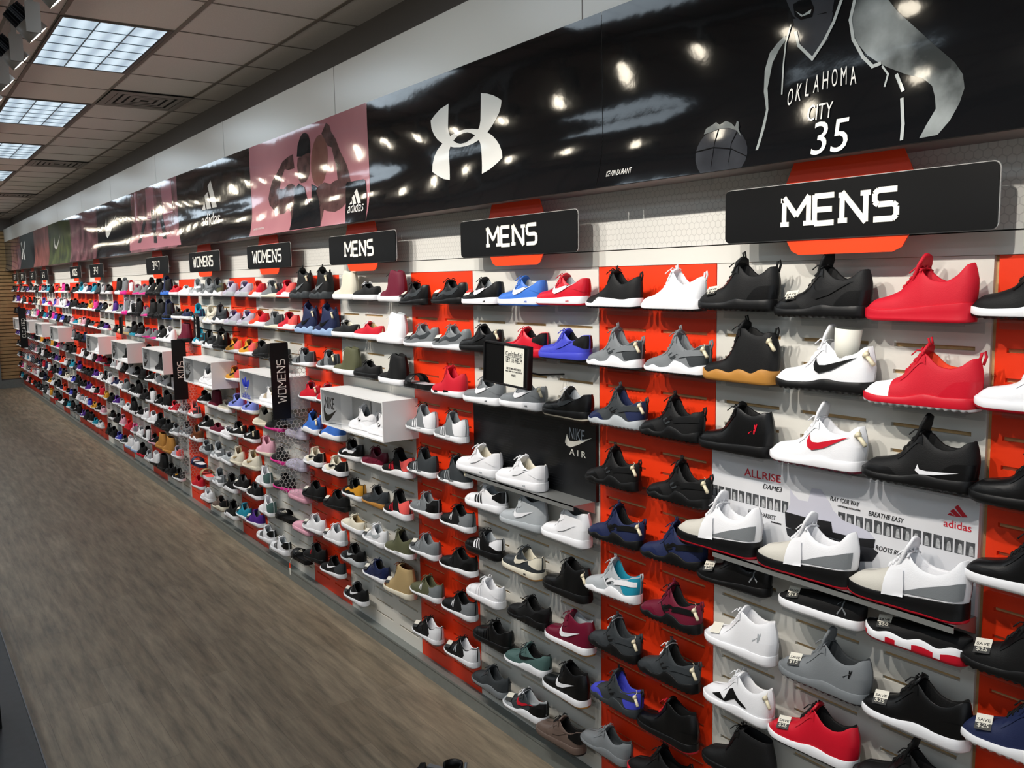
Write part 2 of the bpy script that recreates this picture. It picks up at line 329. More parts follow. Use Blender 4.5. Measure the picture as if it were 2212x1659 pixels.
# ---------------- department signs ----------------
STROKES = {
 'M': ([(0,0,0,1),(0,1,.5,.36),(.5,.36,1,1),(1,1,1,0)], [(-.14,.2,0),(.8,1.14,0),(-.14,.06,1),(.94,1.14,1)], 1.0),
 'E': ([(0,0,0,1),(0,.5,.66,.5),(0,.045,.74,.045),(0,.955,.74,.955)], [(-.16,.1,0),(-.16,.1,1)], .8),
 'N': ([(0,0,0,1),(0,1,.86,0),(.86,0,.86,1)], [(-.14,.2,0),(-.14,.06,1),(.66,1.02,1)], .9),
 'S': ([(.78,.955,.14,.955),(.14,.955,.03,.86),(.03,.86,.03,.6),(.03,.6,.14,.51),(.14,.51,.66,.51),(.66,.51,.77,.42),(.77,.42,.77,.14),(.77,.14,.66,.045),(.66,.045,0,.045)], [], .82),
 'W': ([(0,1,.22,0),(.22,0,.5,.75),(.5,.75,.78,0),(.78,0,1,1)], [(-.12,.14,1),(.86,1.12,1)], 1.05),
 'O': ([(.12,.955,.68,.955),(.68,.955,.79,.85),(.79,.85,.79,.15),(.79,.15,.68,.045),(.68,.045,.12,.045),(.12,.045,.01,.15),(.01,.15,.01,.85),(.01,.85,.12,.955)], [], .86),
 'K': ([(0,0,0,1),(0,.45,.72,1),(.22,.6,.78,0)], [(-.14,.14,0),(-.14,.14,1)], .8),
 'I': ([(0.1,0,.1,1)], [(-.06,.26,0),(-.06,.26,1)], .25),
 'D': ([(0,0,0,1),(0,.045,.6,.045),(0,.955,.6,.955),(.6,.955,.76,.8),(.76,.8,.76,.2),(.76,.2,.6,.045)], [(-.12,.0,0),(-.12,0,1)], .84),
 'C': ([(.74,.955,.12,.955),(.12,.955,.02,.85),(.02,.85,.02,.15),(.02,.15,.12,.045),(.12,.045,.74,.045)], [], .78),
 'L': ([(0,0,0,1),(0,.045,.66,.045)], [(-.1,.1,1)], .7),
 'A': ([(0,0,.4,1),(.4,1,.8,0),(.15,.33,.65,.33)], [(-.12,.16,0),(.66,.94,0)], .86),
 'T': ([(.36,0,.36,1),(0,.955,.74,.955)], [(.22,.5,0)], .76),
 '3': ([(0,.955,.66,.955),(.66,.955,.72,.85),(.72,.85,.72,.62),(.72,.62,.62,.52),(.62,.52,.2,.52),(.62,.52,.72,.42),(.72,.42,.72,.14),(.72,.14,.62,.045),(.62,.045,0,.045)], [], .78),
 '7': ([(0,.955,.74,.955),(.74,.955,.3,0)], [], .76), '-': ([(0,.42,.4,.42)], [], .5),
 '1': ([(.25,0,.25,1),(.25,1,.05,.85)], [(.05,.45,0)], .45), '/': ([(0,0,.45,1)], [], .5), '2': ([(0,.955,.66,.955),(.72,.85,.72,.6),(.72,.6,0,.1),(0,.045,.76,.045),(.66,.955,.72,.85)], [], .78)}
def slab(word, h, cw, name, parent, mat_, M4, lw=.13, gap=.24):
    """letters drawn from strokes in a local x/z plane, then placed with the matrix M4"""
    g = MB(); x = 0; lws = lw*h; nz = 0
    for ch in word:
        small = 1
        if ch in '/12' and '/' in word: small = .5
        st, sf, wd = STROKES[ch]
        def P(a, b_): return (x+a*cw*small, (b_*small+(1-small))*h)
        for a, b_, c, d_ in st:
            p, q = P(a, b_), P(c, d_); dx, dz = q[0]-p[0], q[1]-p[1]; L = math.hypot(dx, dz) or 1; ux, uz = dx/L, dz/L; hw = lws*small/2; e_ = hw*.15
            p = (p[0]-ux*e_*(dx*dz != 0), p[1]-uz*e_*(dx*dz != 0)); q = (q[0]+ux*e_*(dx*dz != 0), q[1]+uz*e_*(dx*dz != 0))
            g.prism([(p[0]-uz*hw, p[1]+ux*hw), (q[0]-uz*hw, q[1]+ux*hw), (q[0]+uz*hw, q[1]-ux*hw), (p[0]+uz*hw, p[1]-ux*hw)], -.0012-.00025*(nz % 6), 0); nz += 1
        for a, b_, t in sf:
            p, q = P(a, t), P(b_, t); z0 = p[1]-(lws*small*.9 if t else 0); g.prism([(p[0], z0), (q[0], z0), (q[0], z0+lws*small*.9), (p[0], z0+lws*small*.9)], -.0012-.00025*(nz % 6), 0); nz += 1
        x += (wd+gap)*cw*small
    W_ = x-gap*cw
    g.v = [tuple(M4 @ Vector((v[0]-W_/2, v[1], v[2]-h/2))) for v in g.v]
    return obj(name, g, mat_, parent)
def rrect(x0, x1, z0, z1, r, n=5):
    out = []
    for cx, cz, a0 in ((x1-r, z1-r, 0), (x0+r, z1-r, 90), (x0+r, z0+r, 180), (x1-r, z0+r, 270)):
        for i in range(n+1):
            a = math.radians(a0+90*i/n); out.append((cx+r*math.cos(a), cz+r*math.sin(a)))
    return out
SIGNS = [(-1.492, 'MENS', .037), (-3.066, 'MENS', .037), (-4.545, 'MENS', .037), (-6.01, 'WOMENS', .031), (-7.52, 'WOMENS', .031), (-9.075, '31/2-7', .034), (-12.1, '31/2-7', .034), (-13.6, 'KIDS', .031), (-16.6, '1-3', .04), (-18.0, '1-3', .04), (-19.4, '2-7', .04), (-20.6, '2-7', .04)]
slab_lab = ['largest black sign reading MENS on an orange hexagon', 'second black MENS sign along the wall, medium sized', 'smallest black MENS sign, farthest of the three', 'nearer black sign reading WOMENS above the shoes', 'farther black sign reading WOMENS above the shoes', 'nearer black sign with kids sizes in white figures', 'farther black sign with kids sizes in white figures', 'far small black sign with dense white word, past the size signs', 'small black size sign, fourth from the end wall', 'small black size sign, third from the end wall', 'small black size sign, second from the end wall', 'small black size sign nearest the end wall']
for i, (cx, word, cw) in enumerate(SIGNS):
    t = empty('department_sign', (cx, -.1, 2.34)); tag(t, slab_lab[i], 'sign')
    hx = [(-.19, .152), (-.165, .165), (.165, .165), (.19, .152), (.255, .03), (.255, -.03), (.2, -.113), (.17, -.125), (-.17, -.125), (-.2, -.113), (-.255, -.03), (-.255, .03)]
    obj('hexagon_backer', MB().prism([(a*.87, b_) for a, b_ in hx], .002, .006), m_orange_br, t)
    obj('board', MB().prism(rrect(-.42, .42, -.08, .08, .016), -.006, .001), m_black, t)
    obj('board_edge', MB().prism(rrect(-.4225, .4225, -.0825, .0825, .018), -.0015, .0015), m_lightgrey, t)
    br = MB(); br.box(-.12, -.1, .006, .1, -.02, .0); br.box(.1, .12, .006, .1, -.02, 0); obj('wall_bracket', br, m_steel, t)
    tw = {'MENS': .36, 'WOMENS': .56, 'KIDS': .34, '31/2-7': .36}.get(word, .25); n_u = sum(STROKES[c][2] for c in word)+.24*(len(word)-1)
    slab(word, .084, tw/n_u, 'lettering', t, m_cream, Matrix.Translation((-.015, -.0062, 0)), lw=.185 if len(word) < 5 else .15)
# blade signs with clear acrylic dividers
m_acr = bpy.data.materials.new('clear_acrylic'); m_acr.use_nodes = True; nt = m_acr.node_tree; N = nt.nodes; b = N['Principled BSDF']
tr = N.new('ShaderNodeBsdfTransparent'); tr.inputs[0].default_value = (.93, .94, .95, 1); gl = N.new('ShaderNodeBsdfGlossy'); gl.inputs['Roughness'].default_value = .06; gl.inputs['Color'].default_value = (.8, .8, .8, 1)
fr = N.new('ShaderNodeLayerWeight'); fr.inputs[0].default_value = .5; mx = N.new('ShaderNodeMixShader'); pw = N.new('ShaderNodeMath'); pw.operation = 'POWER'; pw.inputs[1].default_value = 4
ad = N.new('ShaderNodeMath'); ad.operation = 'MULTIPLY_ADD'; ad.inputs[1].default_value = .5; ad.inputs[2].default_value = .03
nt.links.new(fr.outputs['Facing'], pw.inputs[0]); nt.links.new(pw.outputs[0], ad.inputs[0]); nt.links.new(ad.outputs[0], mx.inputs[0]); nt.links.new(tr.outputs[0], mx.inputs[1]); nt.links.new(gl.outputs[0], mx.inputs[2]); nt.links.new(mx.outputs[0], N['Material Output'].inputs[0])
m_hexw = mat('honeycomb_vinyl', 'd8d5d0', .5)
def hexnet(mb, y0, y1, z0, z1, R, lw, x0, x1):
    dy = R*math.sqrt(3); j = 0; z = z0+R
    while z < z1-R*.3:
        y = y0+dy/2+(dy/2 if j % 2 else 0)
        while y < y1-dy*.3:
            po = [(y+R*math.sin(k*math.pi/3), z+R*math.cos(k*math.pi/3)) for k in range(6)]; pi = [(y+(R-lw)*math.sin(k*math.pi/3), z+(R-lw)*math.cos(k*math.pi/3)) for k in range(6)]
            vs = [(x1, a, c) for a, c in po+pi]; mb.add(vs, [(k, (k+1) % 6, (k+1) % 6+6, k+6) for k in range(6)])
            y += dy
        z += R*1.5; j += 1
for i, (X, word, y0, y1, z0, z1, zb) in enumerate([(-5.62, 'WOMENS', -.262, -.142, 1.255, 1.765, .72), (-8.33, 'KIDS', -.20, -.08, 1.10, 1.655, .35), (-18.6, 'CLEATED', -.31, -.19, 1.02, 1.76, .5)]):
    t = empty('blade_sign', (X, 0, 0)); tag(t, ['black upright blade sign reading WOMENS with honeycomb patterned clear divider', 'black upright blade sign reading KIDS with honeycomb patterned clear divider', 'distant black upright blade sign reading CLEATED near the end wall'][i], 'sign')
    def yz(poly, a, c):
        n = len(poly); vs = [(a, p, q) for p, q in poly]+[(c, p, q) for p, q in poly]
        return MB().add(vs, [tuple(range(n)), tuple(range(2*n-1, n-1, -1))]+[(k, (k+1) % n, (k+1) % n+n, k+n) for k in range(n)])
    obj('divider', yz(rrect(y0, 0, zb, z1-.01, .01), -.003, .0), m_acr, t)
    obj('sign_panel', yz(rrect(y0-.004, y1, z0, z1, .008), -.0005, .006), m_black, t)
    h = MB(); hexnet(h, y1-.115 if z0-zb > .2 else y1, -.004, zb+.02, z0-.005, .0165, .0015, 0, .0006); hexnet(h, y1+.004, -.004, z0, z1-.05, .0165, .0015, 0, .0006)
    obj('honeycomb_print', h, m_hexw, t)
    M4 = Matrix.Translation((.0062, (y0+y1)/2+.005, (z0+z1)/2)) @ Matrix.Rotation(math.radians(90), 4, 'Z') @ Matrix.Rotation(math.radians(-90), 4, 'Y')
    slab(word, .058, .043 if len(word) < 7 else .05, 'lettering', t, m_cream, M4, lw=.1)
# ---------------- posters ----------------
ART = {'ua':[(-3.88,2.941),(-3.84,2.962),(-3.789,2.982),(-3.712,2.995),(-3.718,2.883),(-3.711,2.862),(-3.701,2.841),(-3.665,2.849),(-3.619,2.854),(-3.562,2.855),(-3.507,2.849),(-3.456,2.839),(-3.444,2.853),(-3.437,2.874),(-3.432,2.995),(-3.384,2.985),(-3.333,2.968),(-3.293,2.95),(-3.269,2.936),(-3.275,2.91),(-3.29,2.885),(-3.317,2.859),(-3.348,2.836),(-3.382,2.815),(-3.344,2.796),(-3.312,2.772),(-3.288,2.747),(-3.271,2.717),(-3.265,2.69),(-3.303,2.671),(-3.355,2.651),(-3.421,2.635),(-3.435,2.754),(-3.442,2.775),(-3.452,2.791),(-3.504,2.781),(-3.554,2.777),(-3.616,2.779),(-3.668,2.785),(-3.701,2.793),(-3.713,2.775),(-3.716,2.748),(-3.702,2.636),(-3.759,2.646),(-3.819,2.667),(-3.875,2.693),(-3.872,2.729),(-3.854,2.764),(-3.824,2.791),(-3.773,2.817),(-3.816,2.839),(-3.851,2.869),(-3.874,2.903)],'uah':[(-3.672,2.817),(-3.631,2.833),(-3.585,2.839),(-3.546,2.838),(-3.513,2.829),(-3.482,2.816),(-3.52,2.803),(-3.565,2.794),(-3.61,2.794),(-3.644,2.803)],'ad1':[(-7.507,3.005),(-7.371,2.779),(-7.492,2.78),(-7.597,2.966)],'ad2':[(-7.607,2.919),(-7.528,2.778),(-7.647,2.78),(-7.693,2.896)],'ad3':[(-7.705,2.839),(-7.677,2.78),(-7.794,2.779)],'pcap':[(-5.626,2.974),(-5.604,3.042),(-5.558,3.085),(-5.51,3.105),(-5.464,3.105),(-5.422,3.086),(-5.401,3.049),(-5.403,2.972),(-5.467,2.975),(-5.547,2.965)],'pface':[(-5.613,2.963),(-5.547,2.965),(-5.467,2.975),(-5.41,2.973),(-5.421,2.872),(-5.438,2.835),(-5.488,2.801),(-5.567,2.798),(-5.604,2.822),(-5.626,2.915)],'pball':[(-5.138,2.912),(-5.149,2.865),(-5.172,2.821),(-5.204,2.786),(-5.243,2.762),(-5.285,2.752),(-5.325,2.758),(-5.361,2.779),(-5.387,2.812),(-5.401,2.856),(-5.402,2.904),(-5.39,2.953),(-5.366,2.997),(-5.332,3.032),(-5.292,3.054),(-5.251,3.062),(-5.211,3.055),(-5.178,3.034),(-5.153,3.001),(-5.139,2.959)],'parmL':[(-5.698,2.998),(-5.675,2.905),(-5.787,2.904),(-5.842,2.918),(-5.898,2.872),(-5.96,2.794),(-5.874,2.786),(-5.799,2.81),(-5.728,2.811),(-5.675,2.794),(-5.66,2.757),(-5.686,2.596),(-5.713,2.546),(-5.752,2.626),(-5.805,2.65),(-5.866,2.623),(-5.939,2.623),(-6.069,2.659),(-6.156,2.703),(-6.177,2.748),(-6.151,2.789),(-6.087,2.859),(-5.989,2.907),(-5.877,2.973),(-5.775,2.992)],'parmR':[(-5.137,3.118),(-5.214,3.064),(-5.188,3.035),(-5.129,2.978),(-5.078,2.965),(-5.05,2.902),(-5.017,2.838),(-5.007,2.764),(-5.053,2.763),(-5.112,2.75),(-5.204,2.769),(-5.29,2.758),(-5.331,2.728),(-5.288,2.666),(-5.238,2.566),(-5.207,2.516),(-5.198,2.602),(-5.14,2.588),(-5.026,2.576),(-4.935,2.592),(-4.883,2.62),(-4.824,2.728),(-4.85,2.798),(-4.878,2.845),(-4.958,2.927),(-5.006,3.001),(-5.069,3.055),(-5.088,3.095)],'ptank':[(-5.685,2.769),(-5.607,2.8),(-5.518,2.769),(-5.453,2.655),(-5.405,2.685),(-5.4,2.778),(-5.304,2.749),(-5.331,2.728),(-5.288,2.666),(-5.203,2.502),(-5.719,2.503)],'pbox':[(-4.887,2.725),(-4.872,2.737),(-4.648,2.733),(-4.631,2.722),(-4.578,2.495),(-4.835,2.497),(-4.872,2.565),(-4.894,2.68)],'pb1':[(-4.739,2.69),(-4.674,2.602),(-4.715,2.603),(-4.772,2.67)],'pb2':[(-4.773,2.658),(-4.736,2.603),(-4.778,2.604),(-4.802,2.643)],'pb3':[(-4.802,2.625),(-4.788,2.604),(-4.831,2.604)],'karm':[(-1.531,2.945),(-1.459,2.926),(-1.4,2.85),(-1.343,2.792),(-1.288,2.736),(-1.239,2.688),(-1.215,2.654),(-1.207,2.619),(-1.215,2.582),(-1.233,2.542),(-1.26,2.509),(-1.309,2.507),(-1.295,2.541),(-1.276,2.578),(-1.282,2.608),(-1.294,2.64),(-1.322,2.665),(-1.371,2.684),(-1.429,2.715),(-1.452,2.73),(-1.489,2.758),(-1.52,2.796),(-1.54,2.837),(-1.543,2.885)],'kh1':[(-1.493,2.873),(-1.475,2.884),(-1.44,2.881),(-1.417,2.855),(-1.422,2.831),(-1.456,2.836),(-1.486,2.851)],'kh2':[(-1.269,2.664),(-1.249,2.665),(-1.232,2.638),(-1.235,2.591),(-1.254,2.555),(-1.274,2.528),(-1.279,2.539),(-1.26,2.585),(-1.263,2.634)],'kh3':[(-1.432,2.797),(-1.375,2.79),(-1.319,2.738),(-1.286,2.707),(-1.296,2.689),(-1.35,2.705),(-1.407,2.741)],'karm2':[(-1.765,2.872),(-1.793,2.856),(-1.821,2.833),(-1.839,2.785),(-1.841,2.721),(-1.829,2.666),(-1.839,2.615),(-1.854,2.545),(-1.844,2.545),(-1.828,2.614),(-1.82,2.665),(-1.827,2.73),(-1.81,2.802),(-1.785,2.837),(-1.761,2.86)],'kface':[(-1.764,3.006),(-1.764,2.973),(-1.752,2.948),(-1.738,2.922),(-1.717,2.903),(-1.683,2.898),(-1.65,2.906),(-1.624,2.905),(-1.607,2.885),(-1.593,2.961)],'kneck':[(-1.738,2.913),(-1.601,2.9),(-1.615,2.828),(-1.666,2.789),(-1.712,2.838),(-1.73,2.881)],'kbeard':[(-1.739,2.955),(-1.718,2.961),(-1.678,2.956),(-1.664,2.926),(-1.67,2.903),(-1.71,2.904),(-1.731,2.92)],'klip':[(-1.728,2.933),(-1.703,2.916),(-1.673,2.925),(-1.676,2.914),(-1.707,2.912)],'kball':[(-1.885,2.538),(-1.888,2.516),(-1.898,2.497),(-1.915,2.481),(-1.937,2.47),(-1.963,2.464),(-1.992,2.464),(-2.021,2.47),(-2.049,2.481),(-2.073,2.498),(-2.092,2.518),(-2.104,2.541),(-2.109,2.565),(-2.105,2.588),(-2.093,2.608),(-2.075,2.623),(-2.051,2.634),(-2.024,2.639),(-1.995,2.638),(-1.966,2.631),(-1.939,2.618),(-1.917,2.602),(-1.9,2.582),(-1.889,2.56)],'khand':[(-2.08,2.625),(-2.072,2.643),(-2.046,2.651),(-2.03,2.658),(-2.013,2.647),(-1.988,2.656),(-1.964,2.645),(-1.948,2.631),(-1.941,2.648),(-1.933,2.644),(-1.932,2.623),(-1.919,2.597),(-1.939,2.618),(-1.972,2.631),(-2.013,2.634),(-2.054,2.628)],'kt1':[(-1.726,2.872),(-1.715,2.833),(-1.666,2.784),(-1.628,2.825),(-1.597,2.872),(-1.571,2.934)],'kt2':[(-1.53,2.924),(-1.544,2.865),(-1.533,2.81),(-1.501,2.756),(-1.47,2.724),(-1.449,2.727)],'kt3':[(-1.744,2.896),(-1.761,2.849),(-1.768,2.788),(-1.771,2.703)],'kt4':[(-1.44,2.718),(-1.422,2.694),(-1.429,2.664)],'kt5':[(-1.396,2.686),(-1.375,2.644)],'kt6':[(-1.374,2.619),(-1.361,2.551),(-1.358,2.512)],'sw1':[(-11.757,2.961),(-11.758,2.861),(-11.656,2.825),(-11.522,2.858),(-11.161,2.977),(-11.342,2.896),(-11.546,2.789),(-11.741,2.724),(-11.828,2.763),(-11.842,2.865)],'sw2':[(-15.803,2.928),(-15.814,2.823),(-15.716,2.767),(-15.52,2.824),(-15.203,2.939),(-15.334,2.868),(-15.599,2.749),(-15.753,2.726),(-15.858,2.772),(-15.86,2.852)],'ua2':[(-19.866,3.037),(-19.809,2.888),(-19.651,2.874),(-19.425,3.026),(-19.343,2.998),(-19.46,2.876),(-19.615,2.833),(-19.471,2.668),(-19.656,2.673),(-19.75,2.821),(-19.91,2.679),(-20.081,2.717),(-19.83,2.856),(-20.026,2.994)],'wf':[(-10.542,2.646),(-9.925,2.68),(-9.082,2.615),(-8.583,2.669),(-8.391,2.514),(-10.475,2.529)],'wl1':[(-9.886,2.817),(-9.778,2.811),(-9.986,2.596),(-10.118,2.601)],'wl2':[(-9.538,2.905),(-9.304,2.888),(-9.393,2.679),(-9.289,2.567),(-9.422,2.572),(-9.549,2.738)],'wl3':[(-9.278,2.862),(-9.118,2.851),(-8.961,2.593),(-9.086,2.599)],'nsw':[(-2.841,1.488),(-2.832,1.511),(-2.825,1.497),(-2.815,1.485),(-2.787,1.486),(-2.671,1.516),(-2.76,1.475),(-2.808,1.458),(-2.833,1.462),(-2.845,1.474)],'dshoe':[(-1.713,1.488),(-1.702,1.474),(-1.68,1.459),(-1.647,1.461),(-1.635,1.505),(-1.601,1.507),(-1.57,1.472),(-1.559,1.452),(-1.523,1.428),(-1.474,1.421),(-1.436,1.412),(-1.422,1.398),(-1.416,1.373),(-1.492,1.364),(-1.556,1.366),(-1.677,1.356),(-1.73,1.373),(-1.731,1.401),(-1.712,1.443)],'dsole':[(-1.731,1.411),(-1.727,1.364),(-1.677,1.356),(-1.556,1.366),(-1.492,1.364),(-1.42,1.368),(-1.417,1.395),(-1.473,1.386),(-1.557,1.384),(-1.563,1.415),(-1.651,1.409)],'dshad':[(-1.727,1.359),(-1.425,1.367),(-1.406,1.358),(-1.424,1.327),(-1.495,1.309),(-1.676,1.319),(-1.721,1.337)],'db1':[(-1.182,1.545),(-1.155,1.517),(-1.169,1.514),(-1.191,1.537)],'db2':[(-1.193,1.532),(-1.171,1.514),(-1.186,1.512),(-1.203,1.524)],'db3':[(-1.202,1.52),(-1.188,1.512),(-1.21,1.512)]}
KS = .936
def tp(p): return (p[0]*KS, (p[1]-2.165)*KS+2.165)
def py_(x, z, lay=0):
    t = max(0, (2.70-z)/.22); return -.1605-.032*t*t-.0022*math.sin(x*3.1+z*7)-.0005*math.sin(z*24+x*3)-lay*.0009
def poster_poly(poly, name, m_, parent, lay, thick=None):
    b = bmesh.new(); vs = [b.verts.new((x, 0, z)) for x, z in poly]; b.faces.new(vs)
    bmesh.ops.bisect_plane(b, geom=b.verts[:]+b.edges[:]+b.faces[:], plane_co=(0, 0, 2.4755), plane_no=(0, 0, -1), clear_outer=True)
    bmesh.ops.bisect_plane(b, geom=b.verts[:]+b.edges[:]+b.faces[:], plane_co=(0, 0, 3.0815), plane_no=(0, 0, 1), clear_outer=True)
    for k in range(40):
        z = 2.46+.02*k
        bmesh.ops.bisect_plane(b, geom=b.verts[:]+b.edges[:]+b.faces[:], plane_co=(0, 0, z), plane_no=(0, 0, 1))
    x0, x1 = min(p[0] for p in poly), max(p[0] for p in poly); k = math.ceil(x0/.06)
    while k*.06 < x1:
        bmesh.ops.bisect_plane(b, geom=b.verts[:]+b.edges[:]+b.faces[:], plane_co=(k*.06, 0, 0), plane_no=(1, 0, 0)); k += 1
    for v in b.verts: v.co.y = py_(v.co.x, v.co.z, lay)
    bmesh.ops.triangulate(b, faces=b.faces[:])
    me = bpy.data.meshes.new(name); b.to_mesh(me); b.free()
    me.polygons.foreach_set('use_smooth', [True]*len(me.polygons)); me.materials.append(m_)
    o = bpy.data.objects.new(name, me); C.objects.link(o); o.parent = parent; return o
def drape(o, lay):
    for v in o.data.vertices:
        p = o.matrix_basis @ v.co; q = Vector((p.x, py_(p.x, p.z, lay), p.z)); v.co = o.matrix_basis.inverted() @ q
def gloss(name, hexc, hex2=None, var_scale=3, rough=.06):
    M = bpy.data.materials.new(name); M.use_nodes = True; nt = M.node_tree; N = nt.nodes; L = nt.links; b = N['Principled BSDF']
    b.inputs['Base Color'].default_value = lin(hexc); b.inputs['Roughness'].default_value = rough; b.inputs['Specular IOR Level'].default_value = .3
    tc = N.new('ShaderNodeTexCoord'); n = N.new('ShaderNodeTexNoise'); n.inputs['Scale'].default_value = 42; n.inputs['Detail'].default_value = 2; L.new(tc.outputs['Object'], n.inputs['Vector'])
    n3 = N.new('ShaderNodeTexNoise'); n3.inputs['Scale'].default_value = 6; L.new(tc.outputs['Object'], n3.inputs['Vector'])
    bp = N.new('ShaderNodeBump'); bp.inputs['Strength'].default_value = .05; bp.inputs['Distance'].default_value = .001; L.new(n.outputs['Fac'], bp.inputs['Height'])
    bp2 = N.new('ShaderNodeBump'); bp2.inputs['Strength'].default_value = .06; bp2.inputs['Distance'].default_value = .01; L.new(n3.outputs['Fac'], bp2.inputs['Height']); L.new(bp.outputs['Normal'], bp2.inputs['Normal']); L.new(bp2.outputs['Normal'], b.inputs['Normal'])
    if hex2:
        n2 = N.new('ShaderNodeTexNoise'); n2.inputs['Scale'].default_value = var_scale; n2.inputs['Detail'].default_value = 5; L.new(tc.outputs['Object'], n2.inputs['Vector'])
        r = N.new('ShaderNodeValToRGB'); r.color_ramp.elements[0].position = .35; r.color_ramp.elements[1].position = .65; r.color_ramp.elements[0].color = lin(hexc); r.color_ramp.elements[1].color = lin(hex2)
        L.new(n2.outputs['Fac'], r.inputs['Fac']); L.new(r.outputs['Color'], b.inputs['Base Color'])
    return M
g_black = gloss('poster_black', '0d0e10'); g_pink = gloss('poster_pink', 'a56c74', 'b98186', 1.2); g_white = gloss('poster_white', 'dcdad4'); g_dark = gloss('poster_dark_grey', '25262a', '34363a', 8)
g_skin = gloss('poster_skin_brown', '3c2a2a', '5c4342', 12); g_ball = gloss('poster_ball_brown', '6b4640', '7c544c', 9); g_mid = gloss('poster_mid_grey', '2e3131', '8f9493', 5); g_lt = gloss('poster_light_grey', '7d8281', 'a0a5a3', 9); g_ln = gloss('poster_trim_grey', 'a4a8a6')
g_bl2 = gloss('poster_navy_black', '101418'); g_green = gloss('poster_green', '5c6636', '2c3220', 5); g_orp = gloss('poster_street', '6e4038', 'a0605a', 6); g_pk2 = gloss('poster_street_pink', '8a5f66', '4a3436', 5); g_flo = gloss('poster_pink_floor', 'a8707a')
edges = [.45, -2.434, -4.285, -6.115, -7.985, -9.75, -11.55, -13.4, -15.35, -17.0, -18.85, -20.3, -21.4]
plab = ['glossy black poster of a basketball player in a dark jersey', 'glossy black poster with a white crossed-arc logo', 'pink poster of a flexing man with basketball and cap', 'glossy black poster with white three-bar mountain logo', 'pink poster showing dancing legs on a street', 'glossy black poster with one white tick logo', 'pinkish city street poster with a curled bottom edge', 'green tinted poster with a white tick logo', 'orange and pink building facade poster', 'far black poster with narrow white crossed-arc logo', 'far dusky pink figure poster', 'last dark poster before the end wall']
pm = [g_black, g_black, g_pink, g_black, g_pk2, g_bl2, g_pk2, g_green, g_orp, g_black, g_pk2, g_dark]
PO = []
for i in range(12):
    x0, x1 = edges[i+1]+.002, edges[i]-.002; t = empty('poster', (0, 0, 0)); tag(t, plab[i], 'poster'); PO.append(t)
    z0 = 2.476
    o = poster_poly([(x0, z0), (x1, z0), (x1, 3.082-.0*i), (x0, 3.082)], 'print', pm[i], t, 0)
    A_ = lambda k, name, m_, p, lay: poster_poly([tp(q) for q in ART[k]], name, m_, p, lay)
def band(pts, w_, name, m_, p, lay):   # a line drawn as quads
    pts = [tp(q) for q in pts]
    for i in range(len(pts)-1):
        a, c = Vector(pts[i]), Vector(pts[i+1]); d_ = (c-a).normalized(); n_ = Vector((-d_.y, d_.x))*w_/2; e_ = d_*w_*.4
        yield [tuple(a+n_-e_), tuple(c+n_+e_), tuple(c-n_+e_), tuple(a-n_-e_)]
def bands(keys, w_, name, m_, p, lay):
    g = MB()
    for k in keys:
        for q in band(ART[k], w_, name, m_, p, lay): g.add([(x, py_(x, z, lay), z) for x, z in q], [(0, 1, 2, 3)])
    obj(name, g, m_, p)
p = PO[0]
for k, m_, l_ in (('karm', g_mid, 1), ('karm2', g_lt, 1), ('kface', g_dark, 1), ('kneck', g_dark, 1), ('kball', g_dark, 1), ('khand', g_mid, 3), ('kbeard', g_black, 2), ('klip', g_lt, 3)): A_(k, 'printed_figure', m_, p, l_)
bands(['kt1', 'kt2', 'kt5', 'kt6'], .009, 'jersey_trim', g_ln, p, 3); bands(['kt3', 'kt4'], .005, 'jersey_trim', g_ln, p, 3)
bc = tp(((ART['kball'][0][0]+ART['kball'][12][0])/2, (ART['kball'][6][1]+ART['kball'][18][1])/2)); br_ = (ART['kball'][0][0]-ART['kball'][12][0])/2*KS
bg = MB()
for pts in ([(-.15, 1), (-.3, .4), (-.3, -.4), (-.1, -1)], [(-1, .2), (-.3, .25), (.4, .1), (.98, -.2)], [(.6, .8), (.35, .3), (.35, -.3), (.55, -.8)]):
    for a_, c_ in zip(pts, pts[1:]):
        A1, C1 = (bc[0]+a_[0]*br_, bc[1]+a_[1]*br_*.9), (bc[0]+c_[0]*br_, bc[1]+c_[1]*br_*.9); bg.add([(x, py_(x, z, 2), z) for x, z in ((A1[0], A1[1]+.002), (C1[0], C1[1]+.002), (C1[0]+.002, C1[1]-.002), (A1[0]+.002, A1[1]-.002))], [(0, 1, 2, 3)])
obj('ball_seams', bg, g_black, p)
def ptext(s, cx, cz, w_, h_, m_, par, lay, rot=0, name='lettering'):
    cx, cz = tp((cx, cz)); o = text(s, name, m_, None, (0, 0, 0), w_*KS, h_*KS)
    for v in o.data.vertices:
        x, z = v.co.x, v.co.y; a_ = math.radians(rot); x, z = x*math.cos(a_)-z*math.sin(a_), x*math.sin(a_)+z*math.cos(a_)
        v.co = (cx+x, py_(cx+x, cz+z, lay)+v.co.z*.2, cz+z)
    o.rotation_euler = (0, 0, 0); o.parent = par; return o
for i, ch in enumerate('OKLAHOMA'): ptext(ch, -1.738+i*.0300, 2.688+.024*math.sin(i/7*math.pi*.75)+.006*i/7, .0185 if ch != 'L' else .013, .050, g_white, p, 4, rot=-7+i*1.6)
ptext('CITY', -1.629, 2.628, .085, .046, g_white, p, 4); ptext('35', -1.583, 2.550, .118, .096, g_white, p, 4); ptext('KEVIN DURANT', -2.482, 2.544, .136, .021, g_white, p, 4)
p = PO[1]; A_('ua', 'arc_logo', g_white, p, 1); A_('uah', 'arc_logo_gap', g_black, p, 2)
p = PO[2]
for k, m_, l_ in (('parmL', g_skin, 1), ('parmR', g_skin, 1), ('pball', g_ball, 1), ('pface', g_skin, 2), ('ptank', g_bl2, 3), ('pcap', g_bl2, 3)): A_(k, 'printed_figure', m_, p, l_)
